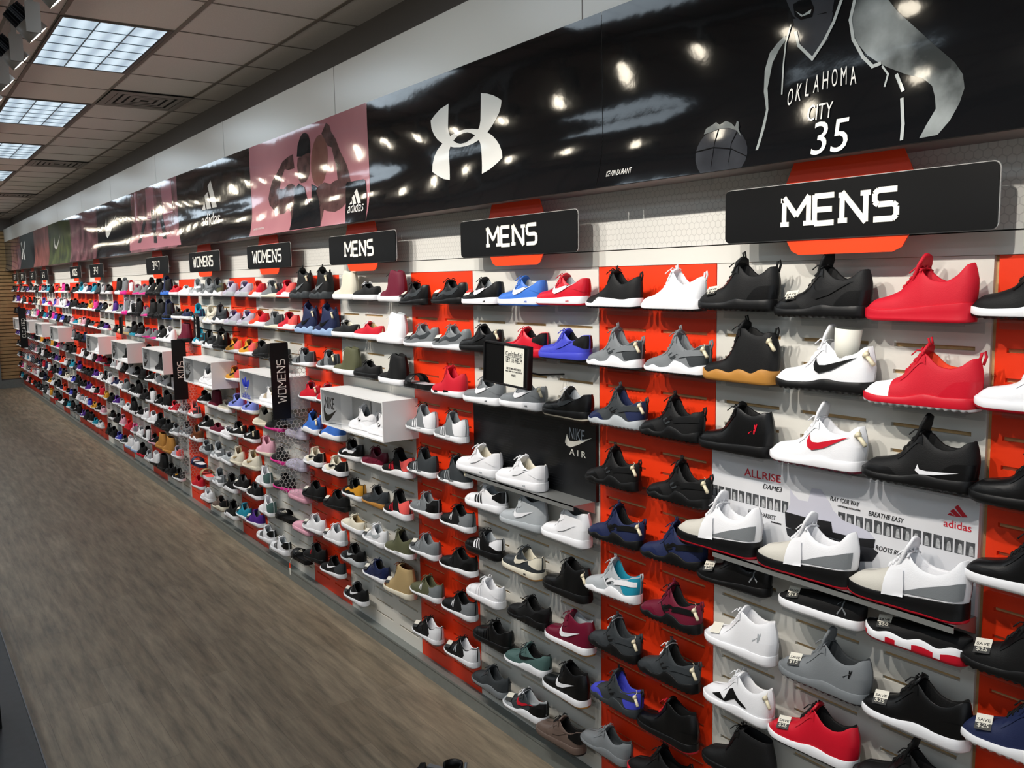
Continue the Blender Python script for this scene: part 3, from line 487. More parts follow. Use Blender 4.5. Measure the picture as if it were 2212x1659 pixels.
A_('pbox', 'black_label', g_black, p, 4)
for k in ('pb1', 'pb2', 'pb3'): A_(k, 'three_bar_logo', g_white, p, 5)
ptext('adidas', -4.735, 2.585, .205, .062, g_white, p, 5); ptext('JAMES HARDEN', -6.35, 2.545, .22, .018, g_white, p, 2)
p = PO[3]
for k in ('ad1', 'ad2', 'ad3'): A_(k, 'three_bar_logo', g_white, p, 1)
ptext('adidas', -7.55, 2.695, .5, .1, g_white, p, 1)
p = PO[4]; A_('wf', 'printed_floor', g_flo, p, 1)
for k in ('wl1', 'wl2', 'wl3'): A_(k, 'printed_figure', g_dark, p, 2)
for a_, c_ in ((-9.6, .12), (-9.1, .3), (-8.5, .35)): poster_poly([(a_, 2.78), (a_+c_, 2.78), (a_+c_, 3.07), (a_, 3.07)], 'printed_facade', g_flo, p, 1)
A_('sw1', 'tick_logo', g_white, PO[5], 1); A_('sw2', 'tick_logo', g_white, PO[7], 1); A_('ua2', 'arc_logo', g_white, PO[9], 1)
# ---------------- display fixtures ----------------
m_boxw = mat('gloss_white_laminate', 'f0efee', .35)
def decal(poly, y, name, m_, parent, th=.0006):
    return obj(name, MB().prism(poly, y-th, y), m_, parent)
def swoosh(cx, cz, w_, h_):
    P_ = [(-.5, .15), (-.47, .32), (-.38, .5), (-.42, .2), (-.36, .0), (-.2, -.08), (0, -.02), (.5, .3), (.0, -.28), (-.2, -.42), (-.36, -.45), (-.47, -.3)]
    return [(cx+a*w_, cz+b_*h_) for a, b_ in P_]
BX = [(-4.94, 'white display box with tick logo holding white running shoes', 'n'), (-6.43, 'white display box with blue three-leaf logo behind the WOMENS blade', 'a'), (-7.93, 'white display box with tick logo between the WOMENS and KIDS blades', 'n'), (-9.45, 'white display box with black high-top inside, beside the KIDS blade', 'n'), (-10.95, 'white display box with narrow jumping-figure logo and dark shoe', 'n'), (-12.53, 'white display box holding bright white shoes, sixth along the wall', 'n'), (-15.6, 'far white display box before the end of the wall', 'n'), (-17.3, 'second-last white display box near the CLEATED blade', 'n'), (-18.9, 'third-last white display box near the CLEATED blade', 'n'), (-20.5, 'last white display box beside the end wall', 'n')]
for i, (x0, lab, lg) in enumerate(BX):
    t = empty('display_box', (x0, 0, 1.31)); tag(t, lab, 'display box'); W_, D_, H_ = .81, .212, .218; th = .009
    b_ = MB(); b_.box(0, W_, -D_, 0, 0, th); b_.box(0, W_, -D_, 0, H_-th, H_); b_.box(0, th, -D_, 0, th, H_-th); b_.box(W_-th, W_, -D_, 0, th, H_-th); b_.box(th, W_-th, -.006, 0, th, H_-th)
    obj('shell', b_, m_boxw, t)
    b_ = MB(); b_.box(th, .27, -D_+.004, -D_+.007, th, H_-th); obj('clear_front', b_, m_acr, t)
    if lg == 'n':
        obj('printed_card', MB().box(th, .26, -.0125, -.010, th, H_-th), mat('card_grey', 'b4b4b2', .5), t)
        decal(swoosh(.128, .075, .19, .115), -D_+.003, 'tick_logo', mat('logo_black', '17150f', .4), t)
        text('NIKE', 'lettering', mat('logo_black', '17150f', .4), t, (.122, -D_+.003, .138), .135, .068, shear=.1)
    else:
        m_bl = mat('logo_blue', '2438b4', .4)
        for a_ in (-38, 0, 38):
            pts = []
            for q in range(11):
                tt = q/10*2*math.pi; px, pz = .027*math.sin(tt)*(.6+.4*math.cos(tt/2)**2), .05*math.cos(tt)
                c_, s_2 = math.cos(math.radians(a_)), math.sin(math.radians(a_)); pz += .05; pts.append((.125+px*c_+pz*s_2*1.2, .075+pz*c_-px*s_2))
            decal(pts, -D_+.003, 'leaf_logo', m_bl, t)
        for q in range(3): decal([(.085+q*.006, .098-q*.012), (.155-q*.006, .098-q*.012), (.15-q*.008, .091-q*.012), (.09+q*.008, .091-q*.012)], -D_+.0024, 'leaf_logo', mat('logo_gap', 'c8c8c8', .4), t)
        text('adidas', 'lettering', m_bl, t, (.125, -D_+.003, .036), .17, .042)
# black air board with steel shelf
t = empty('display_board', (-3.1, 0, 1.24)); tag(t, 'black display board with white tick logo behind two white sneakers', 'display board')
m_bb = mat('black_board', '111214', .35, bump=.2, bscale=14)
obj('panel', MB().box(-.452, .452, -.016, 0, .015, .345), m_bb, t)
g = MB()
for q in range(26):
    z = .04+q*.0115; xo = .05*math.sin(q*.9); g.box(-.44+abs(xo), -.1-abs(xo), -.0172, -.016, z, z+.003); g.box(-.06, .2+xo, -.0172, -.016, z, z+.0022)
obj('raised_lines', g, mat('raised_black', '1b1c1f', .3), t)
ox, oz = -3.1, 1.24
decal([(x-ox, z-oz) for x, z in ART['nsw']], -.0165, 'tick_logo', m_cream, t); text('NIKE', 'lettering', mat('silver_print', 'a8b0b8', .4), t, (-2.768-ox, -.017, 1.519-oz), .1, .046, shear=.12); text('A I R', 'lettering', m_cream, t, (-2.763-ox, -.017, 1.44-oz), .105, .026)
def steel_shelf(cx, w_, z, dep, lab):
    g = MB(); g.box(-w_/2, w_/2, -dep, -.016, -.004, 0); g.box(-w_/2, w_/2, -dep, -dep+.004, -.02, 0)
    for s in (-1, 1): g.prism([(s*(w_/2-.001), 0), (s*(w_/2-.001), -.0), (s*w_/2, 0)], -dep, 0) if 0 else None
    o = empty('display_shelf', (cx, 0, z)); tag(o, lab, 'shelf'); obj('shelf_plate', g, m_steel, o)
    for s in (-1, 1):
        x = s*(w_/2-.002); b_ = MB().add([(x-.0015, -dep+.01, -.004), (x-.0015, -.011, -.004), (x-.0015, -.011, -.05), (x+.0015, -dep+.01, -.004), (x+.0015, -.011, -.004), (x+.0015, -.011, -.05)], [(0, 1, 2), (5, 4, 3), (0, 3, 4, 1), (1, 4, 5, 2), (2, 5, 3, 0)])
        obj('shelf_bracket', b_, m_steel, o)
steel_shelf(-3.06, .80, 1.255, .128, 'deep brushed steel shelf holding two white sneakers')
steel_shelf(-1.527, .81, 1.256, .128, 'deep brushed steel shelf holding three white and black basketball shoes')
# basketball shoe graphic board
t = empty('display_board', (-1.5815, 0, 1.25)); tag(t, 'white display board with photo strip and big printed basketball shoe', 'display board'); ox, oz = -1.5815, 1.25
obj('panel', MB().box(-.456, .456, -.016, 0, 0, .318), mat('white_board', 'dfe0e4', .35), t)
m_red = mat('print_red', 'cc2233', .4); m_ink = mat('ink_black', '18181a', .5)
tt = lambda s, x, z, w_, h_, m_, sh=0, rz=0: text(s, 'lettering', m_, t, (x-ox, -.0168, z-oz), w_, h_, shear=sh)
tt('ALL', -1.862, 1.512, .068, .026, m_red); tt('RISE', -1.786, 1.512, .072, .024, m_red); tt('DAME3', -1.782, 1.478, .075, .016, m_ink, .3)
tt('PLAY YOUR WAY', -1.52, 1.487, .098, .014, m_ink, .25); tt('CUSTOMIZABLE LACING SYSTEM', -1.505, 1.469, .075, .005, m_ink); tt('BREATHE EASY', -1.386, 1.468, .11, .014, m_ink, .25); tt('FUSED MESH UPPER', -1.35, 1.449, .05, .005, m_ink)
tt('ROOTS RUN DEEP', -1.35, 1.372, .13, .014, m_ink, .25); tt('HIT THE HARDEST', -1.822, 1.382, .11, .014, m_ink, .25); tt('BOUNCE MIDSOLE', -1.765, 1.366, .04, .005, m_ink)
tt('adidas', -1.181, 1.489, .075, .02, m_red)
for k in ('db1', 'db2', 'db3'): decal([(x-ox, z-oz) for x, z in ART[k]], -.0162, 'three_bar_logo', m_red, t)
decal([(x-ox, z-oz) for x, z in ART['dshad']], -.0162, 'printed_shoe', mat('print_dark', '2a2b2f', .5), t); decal([(x-ox, z-oz) for x, z in ART['dshoe']], -.0167, 'printed_shoe', mat('print_lilac', 'c9c9d6', .45), t); decal([(x-ox, z-oz) for x, z in ART['dsole']], -.0172, 'printed_shoe', m_ink, t)
random.seed(4)
for x0, x1, z0, n in ((-2.035, -1.715, 1.425, 11), (-1.541, -1.127, 1.432, 14)):
    ph = MB(); ph2 = MB()
    for q in range(n):
        a_ = x0+(x1-x0)*q/n; w_ = (x1-x0)/n*.82; zc = z0; h_ = .038
        ph.prism([(a_-ox, zc-h_/2-oz), (a_+w_-ox, zc-h_/2-oz), (a_+w_-ox, zc+h_/2-oz), (a_-ox, zc+h_/2-oz)], -.0164, -.016)
        c = a_+w_*random.uniform(.35, .65); ph2.prism([(c-ox-.006, zc-h_*.45-oz), (c-ox+.007, zc-h_*.45-oz), (c-ox+.005, zc-oz+.002), (c-ox+.003, zc-oz+.009), (c-ox-.003, zc-oz+.009), (c-ox-.005, zc-oz+.002)], -.0167, -.0164)
    obj('photo_strip', ph, mat('photo_dark', '4a4c4f', .5, var=.5, bscale=90), t); obj('photo_strip_figures', ph2, mat('photo_light', 'b0b2b4', .5, var=.3, bscale=120), t)
# help signs
for i, (x, z, y) in enumerate(((-2.85, 1.822, -.3), (-7.02, 1.835, -.33), (-9.75, 1.755, -.33))):
    t = empty('help_sign', (x, y, z)); tag(t, ['black framed sign asking Can\'t find it, over the grey sneakers', 'second black framed sign seen past the KIDS blade, by teal shoes', 'third black framed sign standing far down among dark shoes'][i], 'sign')
    t.rotation_euler = (0, math.radians(3.5), math.radians([6, -12, -14][i]))
    g = MB(); w_, h_ = .134, .084
    g.box(-w_, w_, -.008, .012, -h_, h_); obj('frame', g, m_black, t)
    r_ = MB(); r_.box(-w_, w_, -.014, -.008, h_-.006, h_); r_.box(-w_, w_, -.014, -.008, -h_, -h_+.006); r_.box(-w_, -w_+.006, -.014, -.008, -h_, h_); r_.box(w_-.006, w_, -.014, -.008, -h_, h_); obj('frame_rim', r_, mat('black_satin', '161618', .3), t)
    obj('paper', MB().box(-.01, w_-.028, -.0095, -.008, -h_+.008, h_-.008), mat('paper_white', 'dedcd0', .7), t)
    px = (-.01+w_-.028)/2
    for s, zz, w2, h2 in (("Can't find it?", .047, .098, .019), ('LET US HELP!', .022, .093, .018), ('SEE STORE ASSOCIATE', -.012, .086, .008), ("WE'LL SHIP TO YOUR HOUSE", -.023, .1, .006), ('FREE', -.038, .026, .009)): text(s, 'lettering', m_ink, t, (px, -.0098, zz), w2, h2)
    obj('underline', MB().box(px-.049, px+.049, -.0102, -.0095, .0335, .035), m_ink, t)
    a_ = MB(); a_.tube([(.02, .012, -.02), (.03, -y*.5, -.05), (.03, -y-.012, -.06)], .004); obj('support_arm', a_, m_black, t)
# orange hang tag on the ledge
t = empty('hang_tag', (-5.78, -.14, .175)); tag(t, 'orange and white paper tag hanging over the kick ledge', 'tag')
obj('orange_half', MB().box(-.012, .012, -.0012, 0, 0, .035), m_orange_br, t); obj('white_half', MB().box(-.012, .012, -.0012, 0, -.05, 0), mat('paper_white', 'dedcd0', .7), t); obj('string', MB().tube([(0, 0, .035), (.0, .01, .06), (0, .05, .09)], .001, 4), m_cream, t)
# foot measuring device at the lower edge
t = empty('foot_measuring_device', (-3.150, -.405, .0)); tag(t, 'black and grey metal foot measuring device lying on the wood floor', 'measuring device'); t.rotation_euler = (0, 0, math.radians(28))
obj('base_plate', MB().box(-.125, .035, -.40, -.012, 0, .006), mat('dark_metal', '30343a', .3, metal=.6), t)
g = MB(); n = 16; vs = []; s_r = .044
for q in range(n+1):
    a_ = -.25+(math.pi+.5)*q/n
    for rr, zz in ((s_r, .0), (s_r*1.04, .05), (s_r*1.04-.008, .052), (s_r-.008, .0)): vs.append((rr*math.cos(a_), -.03+rr*math.sin(a_), zz))
g.add(vs, [(4*q+k, 4*q+(k+1) % 4, 4*q+4+(k+1) % 4, 4*q+4+k) for q in range(n) for k in range(4)]+[(0, 1, 2, 3), (4*n+3, 4*n+2, 4*n+1, 4*n)])
obj('heel_cup', g, m_black, t, True)
g = MB(); g.add([(-.135, -.075, 0), (-.11, -.06, 0), (-.07, -.16, 0), (-.135, -.17, 0), (-.135, -.08, .05), (-.118, -.068, .05), (-.075, -.16, .02), (-.135, -.17, .02)], [(0, 1, 2, 3), (7, 6, 5, 4), (0, 4, 5, 1), (1, 5, 6, 2), (2, 6, 7, 3), (3, 7, 4, 0)]); obj('toe_guide', g, m_black, t)
m_gb = mat('satin_grey_bar', '8a9094', .35, metal=.5)
obj('width_bar', MB().box(-.10, -.03, -.085, -.06, .02, .045), m_gb, t)
obj('arch_slider', MB().tube([(.05, -.04, .01), (.058, -.02, .045), (.056, -.012, .062)], .007, 8), m_gb, t)
# dark floor fixture at the lower left edge
t = empty('display_platform', (-5.1, -1.9, 0)); tag(t, 'dark low display platform with grey edging at the lower corner', 'platform')
obj('plinth', MB().box(-1.6, 2.2, -1.0, 0, 0, .12), mat('black_laminate', '1c1c1f', .5, var=.3, bscale=30), t)
obj('edge_trim', MB().box(-1.6, 2.2, 0, .006, .09, .125), mat('grey_edge', '3a3a40', .4), t)
t = empty('bench_end', (-4.62, -1.98, .12)); tag(t, 'rounded white plastic box end with black side on the dark platform', 'box')
obj('cap', MB().prism(rrect(-.11, .05, 0, .2, .03), -.2, -.05), mat('white_plastic', 'd6dadc', .3), t); obj('side_panel', MB().box(-.12, .06, -.05, -.035, 0.0, .24), m_black, t)
# ---------------- footwear ----------------
PAL = dict(K='0b0b0c', W='e9e9ec', C='dcd5c2', G='75797c', D='33373a', L='a9aeb2', R='c4162a', B='3b6fc6', N='1c2548', U='4248bc', M='66112a', O='56573f', T='ad9468', H='6b3a1e', Y='d3942a', E='e2401f', P='dca3b4', F='df2b8e', Q='1b8aa4', V='4a2080', I='7b88d6', X='b3adbe', Z='8fa9cc', S='b9bdc0', J='48625f', A='64544c', g='b07c3a', q='ef5f5a', w='c6c2b8')
CN = dict(K='black', W='white', C='cream', G='grey', D='dark grey', L='light grey', R='red', B='blue', N='navy', U='royal blue', M='burgundy', O='olive', T='tan', H='brown', Y='gold', E='orange-red', P='pink', F='hot pink', Q='teal', V='purple', I='periwinkle', X='lilac grey', Z='pale blue', S='silver', J='grey-green', A='taupe', g='gum', q='coral', w='bone')
def sm(c, kind):
    r = {'f': .62, 's': .45, 'l': .7, 'g': .36}[kind]
    return mat('shoe_'+{'f': 'upper', 's': 'sole', 'l': 'lining', 'g': 'leather'}[kind]+'_'+c+('b' if c.islower() else ''), PAL[c], r, bump={'f': .25, 's': .05, 'l': .3, 'g': .12}[kind], bscale={'f': 420, 's': 150, 'l': 300, 'g': 260}[kind], spec=.3)
def ip(keys, s):
    if s <= keys[0][0]: return keys[0][1]
    for i in range(len(keys)-1):
        a, b_ = keys[i], keys[i+1]
        if s <= b_[0]:
            t = (s-a[0])/(b_[0]-a[0]); h = b_[0]-a[0]
            def sl(j):
                if j == 0 or j == len(keys)-1: return 0
                d0 = (keys[j][1]-keys[j-1][1])/(keys[j][0]-keys[j-1][0]); d1 = (keys[j+1][1]-keys[j][1])/(keys[j+1][0]-keys[j][0])
                return 0 if d0*d1 <= 0 else 2*d0*d1/(d0+d1)
            m0, m1 = sl(i)*h, sl(i+1)*h; t2 = t*t; t3 = t2*t
            return (2*t3-3*t2+1)*a[1]+(t3-2*t2+t)*m0+(-2*t3+3*t2)*b_[1]+(t3-t2)*m1
    return keys[-1][1]
LOW = [(0, .036), (.1, .053), (.2, .058), (.3, .064), (.38, .078), (.47, .098), (.54, .111), (.58, .110), (.65, .091), (.75, .079), (.85, .086), (.94, .103), (1, .104)]
MID = [(0, .036), (.1, .054), (.2, .06), (.3, .068), (.4, .09), (.5, .124), (.56, .144), (.6, .148), (.7, .134), (.8, .127), (.9, .136), (.96, .142), (1, .140)]
HIGH = [(0, .036), (.1, .055), (.2, .06), (.3, .07), (.4, .1), (.5, .15), (.56, .172), (.62, .172), (.72, .156), (.85, .15), (.95, .162), (1, .16)]
RUN = [(0, .026), (.08, .044), (.18, .052), (.28, .060), (.38, .076), (.47, .096), (.53, .107), (.57, .106), (.64, .088), (.75, .073), (.86, .083), (.94, .1), (1, .1)]
CAN = [(0, .036), (.1, .048), (.2, .055), (.3, .06), (.4, .074), (.5, .086), (.56, .088), (.66, .072), (.78, .064), (.88, .07), (1, .076)]
CHI = [(0, .036), (.1, .049), (.2, .055), (.3, .061), (.38, .072), (.46, .1), (.54, .136), (.61, .16), (.68, .166), (.8, .16), (1, .154)]
BOO = [(0, .04), (.1, .056), (.22, .066), (.34, .086), (.44, .128), (.52, .168), (.6, .178), (.8, .172), (1, .17)]
KNT = [(0, .028), (.08, .045), (.2, .054), (.3, .066), (.4, .09), (.48, .118), (.54, .134), (.58, .13), (.65, .106), (.76, .088), (.88, .1), (1, .116)]
HUA = [(0, .03), (.08, .046), (.18, .055), (.28, .066), (.38, .088), (.47, .118), (.53, .138), (.57, .134), (.64, .104), (.73, .086), (.84, .092), (.93, .106), (1, .108)]
DAM = [(0, .034), (.1, .056), (.2, .064), (.3, .076), (.4, .1), (.48, .124), (.54, .13), (.6, .116), (.68, .102), (.78, .1), (.88, .116), (.96, .142), (1, .146)]
BLO = [(0, .034), (.1, .055), (.2, .061), (.3, .071), (.4, .096), (.48, .124), (.54, .138), (.6, .13), (.68, .108), (.78, .102), (.88, .112), (.95, .128), (1, .13)]
SKM = [(0, .036), (.1, .05), (.25, .06), (.45, .07), (.7, .078), (.9, .082), (1, .08)]
S_AF = [(0, .030), (.15, .027), (.4, .028), (.7, .034), (1, .037)]; S_RN = [(0, .022), (.2, .016), (.4, .018), (.7, .028), (1, .032)]
S_MX = [(0, .022), (.2, .018), (.42, .022), (.56, .038), (.7, .042), (.85, .038), (1, .038)]; S_HU = [(0, .024), (.12, .02), (.24, .03), (.34, .022), (.46, .026), (.58, .05), (.68, .044), (.8, .030), (1, .040)]
S_PR = [(0, .024), (.2, .019), (.36, .042), (.5, .040), (.8, .034), (1, .04)]; S_DA = [(0, .034), (.25, .03), (.5, .036), (.75, .044), (1, .05)]; S_CN = [(0, .03), (.5, .029), (1, .031)]
S_BM = [(0, .03), (.2, .024), (.4, .026), (.6, .038), (.75, .034), (1, .036)]; S_WV = [(0, .04), (.15, .026), (.3, .038), (.45, .03), (.6, .044), (.75, .034), (.9, .05), (1, .044)]
ARCH = {  # name, top, sole, half width, throat start, tongue top (s,z), kind name, wave notches, words
 'af': ('sneaker', LOW, S_AF, .050, .34, (.57, .128), 0, 'low sneaker'), 'ss': ('sneaker', LOW, S_AF, .048, .38, (.57, .122), 0, 'shell-toe sneaker'),
 'pl': ('sneaker', RUN, S_RN, .045, .34, (.55, .118), 0, 'low sneaker'), 'nb': ('running_shoe', RUN, S_RN, .046, .32, (.54, .12), 1, 'running shoe'),
 'rn': ('running_shoe', RUN, S_RN, .046, .34, (.54, .122), 1, 'trainer'), 'mx': ('running_shoe', RUN, S_MX, .048, .32, (.54, .124), 1, 'cushioned running shoe'),
 'hu': ('running_shoe', HUA, S_HU, .048, .34, (.54, .158), 1, 'wavy-soled running shoe'), 'pr': ('running_shoe', KNT, S_PR, .047, .34, (.55, .146), 1, 'sock-like running shoe'),
 'nm': ('running_shoe', KNT, S_RN, .046, .34, (.55, .144), 0, 'knit running shoe'), 'eq': ('running_shoe', KNT, S_MX, .047, .34, (.56, .156), 0, 'knit trainer'),
 'da': ('basketball_shoe', DAM, S_DA, .050, .32, (.55, .175), 0, 'basketball shoe'), 'bl': ('basketball_shoe', BLO, S_BM, .050, .34, (.56, .165), 1, 'basketball shoe'),
 'bm': ('basketball_shoe', BLO, S_BM, .051, .34, (.57, .19), 1, 'basketball shoe'), 'bh': ('basketball_shoe', HIGH, S_WV, .050, .34, (.57, .20), 1, 'high basketball shoe'),
 'bf': ('basketball_shoe', BLO, S_BM, .049, .34, (.57, .15), 0, 'basketball shoe'), 'bw': ('sneaker', SKM, S_WV, .050, .9, None, 0, 'slipper shoe'), 'sk': ('sneaker', SKM, S_CN, .048, .9, None, 0, 'slipper shoe'),
 'jm': ('high_top_sneaker', MID, S_AF, .049, .34, (.58, .168), 0, 'mid-top sneaker'), 'jl': ('basketball_shoe', BLO, S_BM, .051, .34, (.56, .16), 0, 'leather basketball shoe'),
 'am': ('high_top_sneaker', MID, S_AF, .050, .34, (.58, .165), 0, 'strapped mid-top sneaker'), 'cl': ('canvas_sneaker', CAN, S_CN, .046, .32, (.54, .1), 0, 'low canvas sneaker'),
 'ch': ('canvas_sneaker', CHI, S_CN, .046, .32, (.6, .165), 0, 'high-top canvas sneaker'), 'bo': ('boot', BOO, S_AF, .050, .36, (.6, .185), 1, 'boot')}
L_ = .295
STA = [0, .008, .022, .042, .07, .105, .145, .19, .235, .28, .325, .365, .405, .445, .485, .525, .56, .6, .645, .69, .74, .79, .835, .88, .92, .952, .976, .992, 1]
WK = [(0, .0), (.008, .27), (.022, .43), (.042, .57), (.07, .70), (.105, .81), (.145, .90), (.19, .96), (.26, 1), (.33, 1), (.42, .93), (.55, .82), (.68, .75), (.8, .76), (.88, .74), (.93, .66), (.965, .52), (.985, .34), (.995, .16), (1, .0)]
def lin_(keys, s):
    for i in range(len(keys)-1):
        if s <= keys[i+1][0]: t = (s-keys[i][0])/(keys[i+1][0]-keys[i][0]); return keys[i][1]+t*(keys[i+1][1]-keys[i][1])
    return keys[-1][1]
def cbend(s): return .008*math.sin(min(1, s/.6)*math.pi)-.004    # slight banana of the last
class Last:
    def __init__(S, a):
        S.a = a; S.kind, S.top, S.sole, S.W, S.s0, S.tg, S.notch, S.wd = ARCH[a]; S.low = S.a in ('sk', 'bw')
    def H(S, s):
        b_ = ip(S.sole, s); h = ip(S.top, s)
        if s < .1: q = 1-s/.1; h = b_+(h-b_)*math.sqrt(max(0, 1-q*q))
        return max(h, b_+.002)
    def wt(S, s):
        if s < S.s0 or S.low: return 0
        return S.W*lin_([(S.s0, .0), (S.s0+.02, .16), (.5, .34), (.58, .52), (.8, .58), (.9, .52), (.96, .38), (.985, .2), (1, .0)], s)
    def pt(S, s, t, side, off=0):
        """outer skin, t 0 (sole) .. 1 (top edge)"""
        b_ = ip(S.sole, s)-.004; H = S.H(s); w_ = S.W*lin_(WK, s)*.94; wt = min(S.wt(s), w_*.9)
        k = 0 if S.low else max(0, min(1, (s-S.s0+.05)/.12)); th = t*math.pi/2
        c0 = math.cos(th)**.75 if t < 1 else 0; c1 = (1-t**2.2)
        y = wt+(w_-wt)*((1-k)*c0+k*c1); z = b_+(H-b_)*((1-k)*math.sin(th)**.85+k*t)
        # rounding of heel and pinch under the ankle
        x = -L_/2+s*L_; hz = (z-b_)/.1
        if s > .8: x += (s-.8)/.2*(.006*math.sin(min(1.2, hz)*math.pi)-.006*max(0, hz-.6))
        return Vector((x, cbend(s)+side*(y+off), z))
    def at(S, s, z, side, off):
        lo, hi = 0.0, 1.0
        for _ in range(14):
            m_ = (lo+hi)/2
            if S.pt(s, m_, side).z < z: lo = m_
            else: hi = m_
        return S.pt(s, lo, side, off)
def m_upper(a):
    S = Last(a); g = MB(); NT = 8; cols = []
    for s in STA:
        ring = [S.pt(s, t/NT, -1) for t in range(NT+1)]
        wt = min(S.wt(s), S.W*lin_(WK, s)*.85); H = S.H(s); x = ring[-1].x; yc = cbend(s)
        if wt > .002:
            ring[-1].y += .0015; ring += [Vector((x, yc-wt+.003, H+.002)), Vector((x, yc-wt+.0065 if wt > .008 else yc-wt*.4, H-.004)), Vector((x, yc-wt*.75, H-.45*(H-.03))), Vector((x, yc-wt*.6, ip(S.sole, s)+.008))]
            ring.append(Vector((x, yc, ip(S.sole, s)+.005)))
        else: ring += [Vector((x, yc, H-.0004*k_)) for k_ in range(1, 5)]+[Vector((x, yc, H-.002))]
        full = ring+[Vector((p.x, 2*yc-p.y, p.z)) for p in ring[-2::-1]]
        cols.append(full)
    n = len(cols[0]); g.v = [tuple(p) for c in cols for p in c]; toe_s = {'ss': .2, 'cl': .22, 'ch': .22, 'bl': .3, 'da': .36}.get(a, .2)
    for i in range(len(cols)-1):
        sm_ = (STA[i]+STA[i+1])/2
        for j in range(n-1):
            jj = j if j < n/2 else n-2-j
            mi = 1 if jj >= NT+1 and sm_ > S.s0 else (2 if sm_ < toe_s else 0)
            g.f.append((i*n+j, (i+1)*n+j, (i+1)*n+j+1, i*n+j+1)); g.m.append(mi)
    return g.mesh('upper_'+a, True)
def m_sole(a):
    S = Last(a); g = MB(); st = []; ribs = a == 'da'
    N_ = 60 if ribs or S.notch or a in ('bh', 'bw') else 30
    for i in range(N_+1):
        t = i/N_; s = .5-.5*math.cos(t*math.pi) if not ribs and not S.notch else (t if .03 < t < .97 else t)
        st.append(s)
    if ribs or S.notch: st = sorted(set([0, .004, .012, .022, .985, .993, .998, 1]+[x for x in st if .025 < x < .98]))
    cols = []
    for i, s in enumerate(st):
        w_ = S.W*lin_(WK, s); sp = .010*max(0, 1-s/.16)**2+.003*max(0, (s-.9)/.1)**2; t = ip(S.sole, s); x = -L_/2+s*L_*1.012-.0018; yc = cbend(s)
        rib = (.0032 if i % 2 else 0) if ribs and .04 < s < .96 else 0
        nt_ = (.0035 if (i//2) % 2 else 0) if S.notch and .05 < s < .95 else 0
        if a == 'bh' : nt_ = 0
        z0 = sp+nt_; fl = 1.06 if a not in ('da', 'nb', 'mx') else 1.04+.08*max(0, s-.6)
        ring = [(x, yc, z0), (x, yc-w_*.93, z0), (x, yc-w_*.98, z0+.002), (x, yc-w_*(fl-.01)-.0, sp+.007), (x, yc-w_*(fl)+rib-.0005, sp+.009), (x, yc-w_*fl+rib-.0005, sp+.6*(t-sp)), (x, yc-w_*(fl-.015)+rib*.5, t-.0015), (x, yc-w_*(fl-.05), t), (x, yc-w_*.5, t-.002)]
        cols.append([Vector(p) for p in ring]+[Vector((p[0], 2*yc-p[1], p[2])) for p in ring[::-1]][:-1])
    n = len(cols[0]); g.v = [tuple(p) for c in cols for p in c]
    for i in range(len(cols)-1):
        for j in range(n):
            jj = min(j, n-1-j); mi = 1 if jj <= 2 else 0
            if a == 'bw' and jj <= 4 and ip(S.sole, st[i]) > .035: mi = 1
            if a in ('bh',) and jj <= 3: mi = 1
            g.f.append((i*n+j, i*n+(j+1) % n, (i+1)*n+(j+1) % n, (i+1)*n+j)); g.m.append(mi)
    g.f.append(tuple(range(n))); g.m.append(0); g.f.append(tuple(range((len(cols)-1)*n, len(cols)*n))[::-1]); g.m.append(0)
    return g.mesh('sole_'+a, True)
def m_tongue(a):
    S = Last(a)
    if not S.tg: return None
    g = MB(); pts = []; s1, z1 = S.tg; sA = S.s0+.02; N_ = 9
    for i in range(N_):
        t = i/(N_-1); s = sA+(s1-sA)*t; z = S.H(min(s, .56))-.006 if t < .6 else None
        if z is None: z0 = S.H(sA+(s1-sA)*.6)-.006; u = (t-.6)/.4; z = z0+(z1-z0)*u
        hw = .010+.018*min(1, t*1.7)-(.009*max(0, t-.88)/.12); pts.append((s, z, hw))
    vs = []
    for lay in (0, 1):
        for s, z, hw in pts:
            for j in range(5):
                v = (j-2)/2; vs.append((-L_/2+s*L_+lay*.006, cbend(s)+v*hw, z-.008*v*v-lay*.003))
    fs = []
    o = N_*5
    for i in range(N_-1):
        for j in range(4): k = i*5+j; fs += [(k, k+1, k+6, k+5), (o+k, o+k+5, o+k+6, o+k+1)]
        fs += [(i*5, i*5+5, o+i*5+5, o+i*5), (i*5+4, o+i*5+4, o+i*5+9, i*5+9)]
    e_ = (N_-1)*5; fs += [(e_+j, e_+j+1, o+e_+j+1, o+e_+j) for j in range(4)]
    g.add(vs, fs); return g.mesh('tongue_'+a, True)
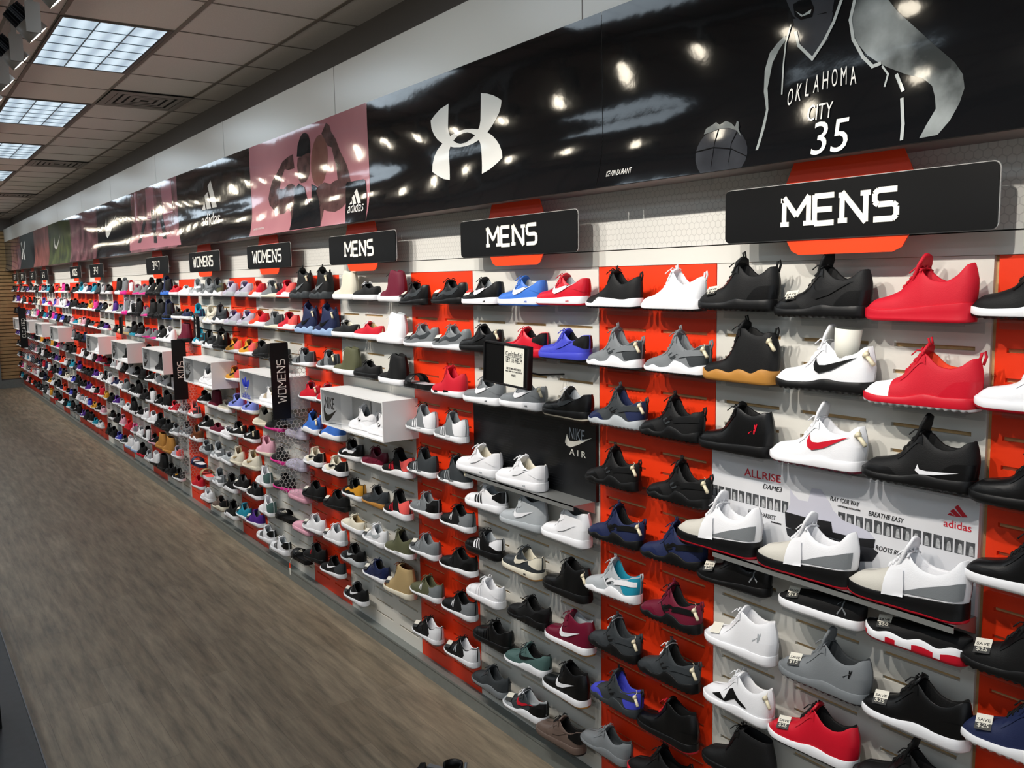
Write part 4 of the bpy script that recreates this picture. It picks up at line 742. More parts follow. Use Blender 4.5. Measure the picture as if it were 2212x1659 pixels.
def m_laces(a):
    S = Last(a)
    if not S.tg or a == 'sl': return None
    g = MB(); n = 6 if a in ('ch', 'bo', 'af', 'am', 'jm', 'da') else 5; s1 = .545
    for i in range(n):
        s = S.s0+.035+(s1-S.s0-.035)*i/(n-1); w_ = S.wt(s)+.007; z = S.H(s); x = -L_/2+s*L_
        g.tube([(x+.002, cbend(s)-w_, z-.002), (x, cbend(s)-w_*.6, z+.004), (x-.002, cbend(s), z+.0055), (x-.001, cbend(s)+w_*.6, z+.004), (x+.002, cbend(s)+w_, z-.002)], .0027, 5)
        if i < n-1:
            s2 = S.s0+.035+(s1-S.s0-.035)*(i+1)/(n-1); w2 = S.wt(s2)+.006; g.tube([(x, cbend(s)-w_, z-.001), (-L_/2+(s+s2)/2*L_, cbend(s), (z+S.H(s2))/2+.007), (-L_/2+s2*L_, cbend(s2)+w2, S.H(s2))], .0022, 5)
    z = S.H(s1)+.006; x = -L_/2+s1*L_
    for sd in (-1, 1): g.tube([(x, sd*.002, z), (x-.006, sd*.014, z+.009), (x-.004, sd*.026, z+.002), (x, sd*.02, z-.004), (x, sd*.004, z)], .0022, 5); g.tube([(x, sd*.003, z), (x-.018, sd*.018, z+.001), (x-.028, sd*.028, z-.012)], .0019, 5)
    return g.mesh('laces_'+a, True)
def strips(S, g, sts, off=.0016, both=True, sub=3):
    for side in ((-1, 1) if both else (-1,)):
        for st in sts:
            vs = []; fine = []
            for i in range(len(st)-1):
                a_, b_ = st[i], st[i+1]
                for q in range(2): t = q/2; fine.append(tuple(a_[k]+(b_[k]-a_[k])*t for k in range(4)))
            fine.append(st[-1])
            for s0, z0, s1, z1 in fine:
                for q in range(sub+1): t = q/sub; vs.append(S.at(s0+(s1-s0)*t, z0+(z1-z0)*t, side, off))
            n = sub+1; g.add(vs, [(i*n+q, (i+1)*n+q, (i+1)*n+q+1, i*n+q+1) for i in range(len(fine)-1) for q in range(sub)])
def m_logo(a, lg):
    S = Last(a); g = MB(); h = ip(S.top, .5); dz = .004 if a in ('af', 'am') else 0; up_ = ip(S.sole, .5)-.028
    if lg == 'sw':
        T = [(.36, .082), (.375, .070), (.41, .062), (.48, .063), (.61, .073), (.80, .088)]; B_ = [(.36, .082), (.34, .062), (.36, .047), (.41, .040), (.54, .050), (.80, .088)]
        k = .78 if a in ('mx', 'rn', 'nm') else (1.0 if a in ('af', 'am') else .9); f = lambda s, z: (.40+(s-.34)*(1.0 if a in ('af', 'am') else .92), (z-.064)*k+.064+dz+up_*.5)
        if a in ('bm', 'bh'): f = lambda s, z: (.46+(s-.34)*.95, z*1.05+.01)
        strips(S, g, [[(*f(*p_), *f(*q_)) for p_, q_ in zip(T, B_)]], off=.0034)
    elif lg == 'swlow':
        T = [(.56, .062), (.58, .05), (.64, .048), (.75, .050), (.9, .054)]; B_ = [(.56, .062), (.54, .046), (.58, .037), (.7, .040), (.9, .054)]; strips(S, g, [[(*p_, *q_) for p_, q_ in zip(T, B_)]], off=.004)
    elif lg == 'swsole':
        T = [(.3, .037), (.32, .03), (.4, .034), (.48, .042)]; B_ = [(.3, .037), (.3, .022), (.36, .022), (.48, .042)]; strips(S, g, [[(*p_, *q_) for p_, q_ in zip(T, B_)]], off=.0065)
    elif lg == 'str':
        z0 = ip(S.sole, .5)+.004
        for k in range(3): s = .325+.075*k; strips(S, g, [[(s, z0+.036+.004*k, s+.038, z0+.036+.004*k), (s+.022, z0+.016, s+.060, z0+.016), (s+.04, z0-.002, s+.078, z0-.002)]], off=.0028)
    elif lg == 'nn':
        z0, z1 = .040, .078
        strips(S, g, [[(.405, z0, .427, z0), (.395, z1, .417, z1)], [(.475, z0, .497, z0), (.465, z1, .487, z1)], [(.395, z1, .425, z1), (.467, z0, .497, z0)]], off=.0026)
    elif lg == 'form':
        T = [(.30, .04), (.36, .058), (.46, .066), (.6, .058), (.74, .066), (.86, .086)]; B_ = [(.30, .030), (.40, .042), (.5, .047), (.62, .040), (.78, .046), (.92, .074)]
        strips(S, g, [[(*p_, *q_) for p_, q_ in zip(T, B_)]])
    elif lg == 'jump':
        s, z = (.84, .066) if a not in ('sk', 'bl') else (.8, .06); k = 1.25 if a == 'jm' else 1
        for p_ in ([(0, .018, .012, .018), (0, .0, .014, 0)], [(-.004, .016, .008, .02), (-.05, .008, -.05, .004)], [(.008, .016, .016, .012), (.03, .034, .034, .031)], [(0, 0, .012, .0), (-.045, -.02, -.036, -.026)], [(.004, 0, .014, 0), (.052, -.02, .058, -.012)], [(.004, .03, .016, .03), (.002, .02, .018, .02)]):
            strips(S, g, [[(s+q[0]*k, z+q[1]*k, s+q[2]*k, z+q[3]*k) for q in p_]], sub=1)
    elif lg == 'ua':
        s, z = .46, .062
        for d_ in (-1, 1): strips(S, g, [[(s-.035*d_, z+.014, s-.018*d_, z+.018), (s-.022*d_, z+.003, s-.004*d_, z+.004), (s-.022*d_, z-.003, s-.004*d_, z-.004), (s-.035*d_, z-.014, s-.018*d_, z-.018)]])
        strips(S, g, [[(s-.02, z+.003, s-.02, z-.003), (s+.02, z+.003, s+.02, z-.003)]])
    return g.mesh('logo_'+a+lg, True) if g.v else None
def m_misc(a, what):
    S = Last(a); g = MB()
    if what == 'strap':
        pts = []
        for q in range(13):
            t = q/12; side = -1 if t < .5 else 1; u = abs(t-.5)*2; z = .112+(1-u)*.0
            if u > .3: p_ = S.at(.50+.05*u, .158-.062*(u-.3)/.7, side, .003)
            else: p_ = Vector((-L_/2+.5*L_, side*S.wt(.5)*u/.3+cbend(.5), S.H(.5)+.012-.01*u))
            pts.append(p_)
        vs = []
        for p_ in pts: vs += [p_+Vector((-.013, 0, -.004)), p_+Vector((.013, 0, .005))]
        g.add(vs, [(2*i, 2*i+1, 2*i+3, 2*i+2) for i in range(12)])
    elif what == 'heel_strap':
        strips(S, g, [[(.66, .080, .64, .060), (.74, .086, .74, .066), (.84, .090, .84, .070), (.93, .092, .93, .072), (.985, .092, .985, .073)]], off=.004)
        strips(S, g, [[(.5, .066, .5, .058), (.6, .086, .62, .074), (.66, .080, .68, .066)], [(.38, .084, .40, .082), (.46, .060, .49, .060), (.52, .044, .55, .046)]], off=.003)
    elif what == 'pull_tab':
        p0 = S.pt(1, 1, -1); g.tube([p0+Vector((-.004, 0, -.01)), p0+Vector((.001, 0, .014)), p0+Vector((.009, 0, .018)), p0+Vector((.012, 0, .006)), p0+Vector((.006, 0, -.014))], .0035, 6)
    elif what == 'tongue_loop':
        if S.tg: s, z = S.tg; x = -L_/2+s*L_; g.tube([(x, 0, z-.006), (x-.004, 0, z+.010), (x+.004, 0, z+.013), (x+.008, 0, z-.004)], .0028, 6)
    elif what == 'midfoot_wrap':
        strips(S, g, [[(.37, .006, .55, .006), (.37, .03, .55, .03), (.38, .06, .55, .06), (.40, .085, .53, .10)]], off=.0058)
    elif what == 'grey_quarter':
        strips(S, g, [[(.54, .048, .54, .044), (.7, .068, .7, .048), (.85, .084, .85, .052), (.95, .096, .95, .054), (.985, .098, .985, .056)]], off=.0022, sub=2)
    elif what == 'sole_plugs':
        for s0, s1, z0, z1 in ((.22, .34, .008, .022), (.52, .68, .008, .030)):
            strips(S, g, [[(s0, z0, s0+.005, z1), (s1, z0, s1-.005, z1)]], off=.0065)
    elif what == 'side_panel':
        strips(S, g, [[(.22, .042, .22, .040), (.32, .055, .32, .036), (.40, .04, .42, .034), (.46, .082, .5, .05), (.52, .092, .56, .06), (.62, .066, .66, .045), (.72, .05, .74, .044)]], off=.002)
    elif what == 'foxing_line':
        strips(S, g, [[(s, .0245, s, .0225) for s in (.012, .03, .07, .12, .2, .3, .42, .55, .7, .82, .9, .96, .988)]], off=.0062, sub=1); strips(S, g, [[(s, .011, s, .009) for s in (.012, .03, .07, .12, .2, .3, .42, .55, .7, .82, .9, .96, .988)]], off=.0062, sub=1)
    elif what == 'air_window':
        strips(S, g, [[(.62, .016, .62, .026), (.68, .013, .68, .029), (.78, .013, .78, .029), (.84, .017, .84, .025)]], off=.0062)
    elif what == 'quarter':
        st = []
        for s in (.70, .735, .77, .81, .85, .89, .93, .96, .985, .9985):
            k = min(1, max(0, (s-.70)/.12)); H = S.H(s); b_ = ip(S.sole, s); st.append((s, H-.0012, s+.02*(1-k), H-.002-(H-b_-.004)*(.12+.88*k**.8)))
        strips(S, g, st and [st], off=.0014, sub=4)
    elif what == 'eyestay':
        st = []
        for q in range(9):
            s = S.s0+.01+(.575-S.s0-.01)*q/8; H = S.H(s); st.append((s, H-.0012, s+.012, H-.017-.006*q/8))
        strips(S, g, [st], off=.0022, sub=3)
    elif what == 'mudguard':
        st = []
        for q in range(12):
            s = .008+.36*q/11; b_ = ip(S.sole, s); H = S.H(s); st.append((s, min(H-.001, b_+(.018 if q < 9 else .018*(11.2-q)/2.2)), s, b_-.002))
        strips(S, g, [st], off=.0014, sub=3)
    elif what == 'heel_counter':
        st = []
        for q in range(8):
            s = .72+.2785*q/7; b_ = ip(S.sole, s); st.append((s, b_+.006+.034*math.sin(min(1, q/4)*math.pi/2), s, b_-.002))
        strips(S, g, [st], off=.0019, sub=3)
    elif what == 'side_window':
        strips(S, g, [[(.45, .064, .49, .050), (.52, .078, .57, .058), (.565, .074, .60, .064)], ], off=.002)
    elif what == 'heel_panel':
        strips(S, g, [[(.80, .082, .80, .066), (.88, .094, .88, .062), (.95, .103, .95, .055), (.985, .104, .985, .052), (.9985, .103, .9985, .052)]], off=.0022)
    elif what == 'shell_toe':
        strips(S, g, [[(.006, .036, .006, .03), (.03, .046, .03, .03), (.06, .053, .06, .03), (.1, .056, .1, .03), (.15, .056, .15, .03), (.2, .045, .2, .03)]], off=.002, sub=4)
    if what == 'security_tag':
        p0 = S.pt(.97, .75, -1); q = p0+Vector((.004, -.012, -.004))
        g.tube([q+Vector((-.004, .004, .008)), q+Vector((.022, -.004, -.016))], .0062, 8); g.tube([q+Vector((-.009, .004, .004)), q+Vector((-.004, .002, .010)), q+Vector((.001, .0, .014))], .0075, 8); g.tube([q+Vector((-.002, .002, .01)), p0+Vector((-.004, .006, .02)), p0+Vector((-.016, .012, .022))], .0011, 5)
    if what in ('price_tag', 'price_tag_base'):
        s = .2; z = S.H(s)+.004; x = -L_/2+s*L_
        R1 = Matrix.Rotation(math.radians(38), 4, 'X') @ Matrix.Rotation(math.radians(-16), 4, 'Y')
        b_ = MB().box(-.019, .019, -.0006, .0006, 0, 0) if 0 else None
        z0, z1 = (0, .024) if what == 'price_tag' else (-.018, 0)
        vs = [Vector((u, -.0008 if k else .0, v)) for u, v in ((-.019, z0), (.019, z0), (.019, z1), (-.019, z1)) for k in (0, 1)]
        M_ = Matrix.Translation((x+.006, -.03, z-.006)) @ Matrix.Rotation(math.radians(-50), 4, 'X') @ Matrix.Rotation(math.radians(-12), 4, 'Y')
        g.add([M_ @ v for v in vs], [(0, 2, 4, 6), (1, 7, 5, 3), (0, 1, 3, 2), (2, 3, 5, 4), (4, 5, 7, 6), (6, 7, 1, 0)])
        m_misc.M = M_
    return g.mesh(what+'_'+a, what not in ('price_tag', 'price_tag_base')) if g.v else None
CACHE = {}
def cached(fn, *k):
    key = (fn.__name__,)+k
    if key not in CACHE: CACHE[key] = fn(*k)
    return CACHE[key]
def inst(name, me, mats, parent):
    if me is None: return None
    while len(me.materials) < len(mats): me.materials.append(None)
    o = bpy.data.objects.new(name, me); C.objects.link(o); o.parent = parent
    for i, m_ in enumerate(mats): o.material_slots[i].link = 'OBJECT'; o.material_slots[i].material = m_
    return o
LACE_OK = 1
m_sec = mat('security_cream', 'ddd2b4', .4); m_tagw = mat('tag_white', 'd9d4c6', .5); m_tagk = mat('tag_black', '1a1a18', .5); m_tagr = mat('tag_red', 'c33', .5) if 0 else mat('tag_red', 'c43a34', .5)
def slide(c, near):
    pass
def m_slide(part):
    g = MB()
    if part == 'footbed':
        po = [(-L_/2+s*L_, cbend(s)-.046*lin_(WK, s)) for s in STA]+[(-L_/2+s*L_, cbend(s)+.046*lin_(WK, s)) for s in STA[::-1]][1:-1]
        n = len(po); h = lambda x: .022+.006*max(0, x/L_+.2)
        g.add([(x, y, 0) for x, y in po]+[(x, y, h(x)) for x, y in po], [tuple(range(n))[::-1], tuple(range(n, 2*n))]+[(i, (i+1) % n, (i+1) % n+n, i+n) for i in range(n)])
    elif part == 'strap_band':
        for q in range(12):
            a0, a1 = math.pi*q/12, math.pi*(q+1)/12
            def P(a_, x, r): return (x, r*math.cos(a_)*.052, .018+r*math.sin(a_)*.052)
            g.add([P(a0, -.09, .93), P(a0, -.01, 1.1), P(a1, -.01, 1.1), P(a1, -.09, .93), P(a0, -.09, .86), P(a0, -.01, 1.03), P(a1, -.01, 1.03), P(a1, -.09, .86)], [(0, 1, 2, 3), (7, 6, 5, 4), (0, 3, 7, 4), (1, 5, 6, 2)])
    elif part == 'insole':
        po = [(-L_/2+.006+s*(L_-.012), cbend(s)-.041*lin_(WK, s)) for s in STA]+[(-L_/2+.006+s*(L_-.012), cbend(s)+.041*lin_(WK, s)) for s in STA[::-1]][1:-1]
        n = len(po); h = lambda x: .0235+.006*max(0, x/L_+.2); g.add([(x, y, h(x)) for x, y in po], [tuple(range(n))])
    return g.mesh('slide_'+part, part == 'strap_band')
def shoe(a, col, lg, label, X, y, z, rz=0, scale=1, group=None, near=True, extra=''):
    u, s_c, l_c, i_c, t_c, q_c, c_c, o_c = col
    if a == 'sl':
        t = empty('slide_sandal', (X, y, z)); t.rotation_euler = (0, 0, math.radians(rz)); tag(t, label, 'sandal', group)
        inst('footbed', cached(m_slide, 'footbed'), [sm(s_c, 's')], t); inst('insole', cached(m_slide, 'insole'), [sm(i_c, 'l')], t); inst('strap', cached(m_slide, 'strap_band'), [sm(u, 'g')], t); return t
    kind = ARCH[a][0]; t = empty(kind, (X, y, z)); t.rotation_euler = (0, 0, math.radians(rz)); t.scale = (scale,)*3
    tag(t, label, 'boot' if a == 'bo' else 'shoe', group)
    f = 'g' if a in ('af', 'am', 'ss', 'jm', 'jl', 'pl') else 'f'
    inst('upper', cached(m_upper, a), [sm(u, f), sm(i_c, 'l'), sm(t_c, f), sm(u, f)], t)
    inst('sole', cached(m_sole, a), [sm(s_c, 's'), sm(o_c, 's')], t)
    inst('tongue', cached(m_tongue, a), [sm(u if a != 'eq' else i_c, f)], t)
    if near: inst('laces', cached(m_laces, a), [sm(c_c, 'l')], t)
    tags = lg.split(','); ll = tags[0]
    if a not in ('sk', 'bw', 'da'):
        if q_c != u and a not in ('ss', 'af'): inst('heel_quarter', cached(m_misc, a, 'quarter'), [sm(q_c, f)], t)
        if near and a not in ('cl', 'ch', 'pr'):
            inst('eyestay', cached(m_misc, a, 'eyestay'), [sm(t_c if a in ('af', 'am', 'jm', 'nb') else u, 'g')], t)
            if a in ('af', 'am', 'jm', 'jl', 'nb', 'mx', 'bm', 'hu'): inst('mudguard', cached(m_misc, a, 'mudguard'), [sm(t_c, 'g')], t)
            if a in ('jm', 'jl', 'nb', 'mx', 'bl', 'bm', 'am'): inst('heel_counter', cached(m_misc, a, 'heel_counter'), [sm(q_c, 'g')], t)
    if ll in ('sw', 'swlow', 'swsole', 'str', 'nn', 'form', 'jump', 'ua'): inst('logo', cached(m_logo, a, ll), [sm(l_c, 's')], t)
    if a == 'am': inst('ankle_strap', cached(m_misc, a, 'strap'), [sm(u, 'f')], t)
    if a == 'hu': inst('heel_strap', cached(m_misc, a, 'heel_strap'), [sm('K' if u in 'NMK' else (u if u != 'L' else 'W'), 's')], t)
    if a in ('hu', 'pr', 'bl', 'bh') and near: inst('pull_tab', cached(m_misc, a, 'pull_tab'), [sm(u, 'l')], t); inst('tongue_loop', cached(m_misc, a, 'tongue_loop'), [sm(u, 'l')], t)
    if a in ('cl', 'ch') and near: inst('foxing_line', cached(m_misc, a, 'foxing_line'), [sm(l_c if l_c != 'W' else 'M', 's')], t)
    if a == 'af' and near and ('air' in lg or u == s_c == 'W'):
        o = text('AIR', 'sole_print', sm('W' if False else (u if u != 'W' else 'L'), 's'), None, (0, 0, 0), .02, .008); o.parent = t; s = .74
        o.location = (-L_/2+s*L_, cbend(s)-Last('af').W*lin_(WK, s)*1.06-.0012, .018)
    if a == 'hu' and near: inst('side_window', cached(m_misc, a, 'side_window'), [sm('D' if u in 'GL' else ('K' if u != 'K' else 'D'), 'l')], t)
    if a == 'mx' and near: inst('air_window', cached(m_misc, a, 'air_window'), [sm('D' if s_c != 'K' else 'G', 's')], t)
    if a == 'ss': inst('heel_panel', cached(m_misc, a, 'heel_panel'), [sm(l_c, 'g')], t); inst('shell_toe', cached(m_misc, a, 'shell_toe'), [sm(u, 's')], t)
    if a == 'af' and near: inst('heel_panel', cached(m_misc, a, 'heel_panel'), [sm(q_c, 'g')], t)
    if a == 'bf': inst('side_panel', cached(m_misc, a, 'side_panel'), [sm('K', 's')], t)
    if 'plug' in lg: inst('sole_plugs', cached(m_misc, a, 'sole_plugs'), [sm('K' if u == 'R' else ('G' if 'plugG' in lg else 'W'), 's')], t)
    if a == 'da' and extra: inst('midfoot_wrap', cached(m_misc, a, 'midfoot_wrap'), [sm('W', 's')], t); inst('grey_quarter', cached(m_misc, a, 'grey_quarter'), [sm('G', 'f')], t)
    if near and 'sec' in lg: inst('security_tag', cached(m_misc, a, 'security_tag'), [m_sec], t)
    if 'tag' in lg and near:
        red = 'tagR' in lg; p_ = inst('price_tag', cached(m_misc, a, 'price_tag'), [m_tagr if red else m_tagw], t)
        me = cached(m_misc, a, 'price_tag_base'); M_ = m_misc.M if 0 else None
        inst('price_tag_base', me, [m_tagw if red or 'tagW' in lg else m_tagk], t)
        num = lg.split('tag')[1][:2]
        if num.isdigit():
            s = .2; S = Last(a); zz = S.H(s)+.004; x = -L_/2+s*L_
            M_ = Matrix.Translation((x+.006, -.03, zz-.006)) @ Matrix.Rotation(math.radians(-50), 4, 'X') @ Matrix.Rotation(math.radians(-12), 4, 'Y')
            for w_, zc, ww, hh, mm_ in (('SAVE', .008, .030, .0075, m_tagk), ('$'+num, -.0075, .026, .012, m_tagw)):
                o = text(w_, 'price_print', mm_, None, (0, 0, 0), ww, hh)
                o.rotation_euler = (0, 0, 0); R9 = Matrix.Rotation(math.radians(90), 4, 'X')
                for v in o.data.vertices: v.co = M_ @ (Vector((0, -.0010, zc)) + (R9 @ v.co))
                o.parent = p_
    return t
m_shelfac = m_acr
def m_shelf(dummy):
    g = MB(); g.box(-.128, .128, -.105, -.001, -.003, 0); g.box(-.1, .1, -.004, .009, -.006, 0); g.box(-.128, .128, -.004, -.001, -.03, -.003); g.box(-.128, .128, -.105, -.102, -.008, -.003)
    return g.mesh('acrylic_shelf', False)
nsh = 0
def shelf(X, z):
    global nsh
    nsh += 1
    o = bpy.data.objects.new('acrylic_shelf', cached(m_shelf, 0)); C.objects.link(o)
    if not o.data.materials: o.data.materials.append(m_acr)
    o.location = (X, -.0005, z); tag(o, 'small clear acrylic shelf hooked into the slotted wall under one shoe', 'shelf', 'clear acrylic shoe shelves')
ORD = ['top', 'second', 'third', 'fourth', 'fifth', 'sixth', 'seventh', 'eighth', 'ninth', 'tenth']
BAYW = ['orange bay at right edge', 'white bay, largest MENS sign', 'orange bay past largest MENS', 'white bay, second MENS sign', 'orange bay past second MENS', 'white bay, third MENS sign', 'orange bay past third MENS', 'white bay, nearer WOMENS sign', 'orange bay past nearer WOMENS', 'white bay, farther WOMENS sign', 'orange bay behind KIDS blade', 'white bay, nearer size sign', 'orange bay past nearer size', 'white bay past nearer size', 'orange bay before farther size']
LGW = dict(sw='tick', swlow='tick', swsole='sole tick', str='stripes', nn='letter N', form='swept stripe', jump='jumping figure', ua='crossed arcs')
BE = [-.5203, -1.1243]; w_ = True
while len(BE) < 18: BE.append(BE[-1]-(.9144 if w_ else .604)); w_ = not w_
used = set()
def describe(a, col, lg, X, row):
    u, s_c, l_c = col[0], col[1], col[2]; wd = 'slide sandal' if a == 'sl' else ARCH[a][7]; d_ = CN[u]+' '+wd; ll = lg.split(',')[0]
    X2 = X-.055; bay = 0
    while bay < len(BE)-2 and BE[bay+1] > X2: bay += 1
    nc = 2 if bay % 2 == 0 else 3; c = int((BE[bay]-X2)/(BE[bay]-BE[bay+1])*nc); c = max(0, min(nc-1, c))
    colw = (['right', 'left'] if nc == 2 else ['right', 'middle', 'left'])[c]
    tail = ORD[min(row, 9)]+' shelf '+colw+', '+BAYW[bay]
    ext = []
    if ll in LGW and l_c != u: ext.append(CN[l_c]+' '+LGW[ll])
    if s_c != u and a != 'sl': ext.append(CN[s_c]+' sole')
    lab = None
    for k in range(len(ext), -1, -1):
        cand = d_+(' with '+', '.join(ext[:k]) if k else '')+', '+tail
        if len(cand.replace(',', ' ').split()) <= 16: lab = cand; break
    lab = lab or (CN[u]+' shoe, '+tail)
    if lab in used: lab = lab.replace(' shelf ', ' shelf far ') if lab.replace(' shelf ', ' shelf far ') not in used else lab+' '+str(len(used))
    used.add(lab); return lab
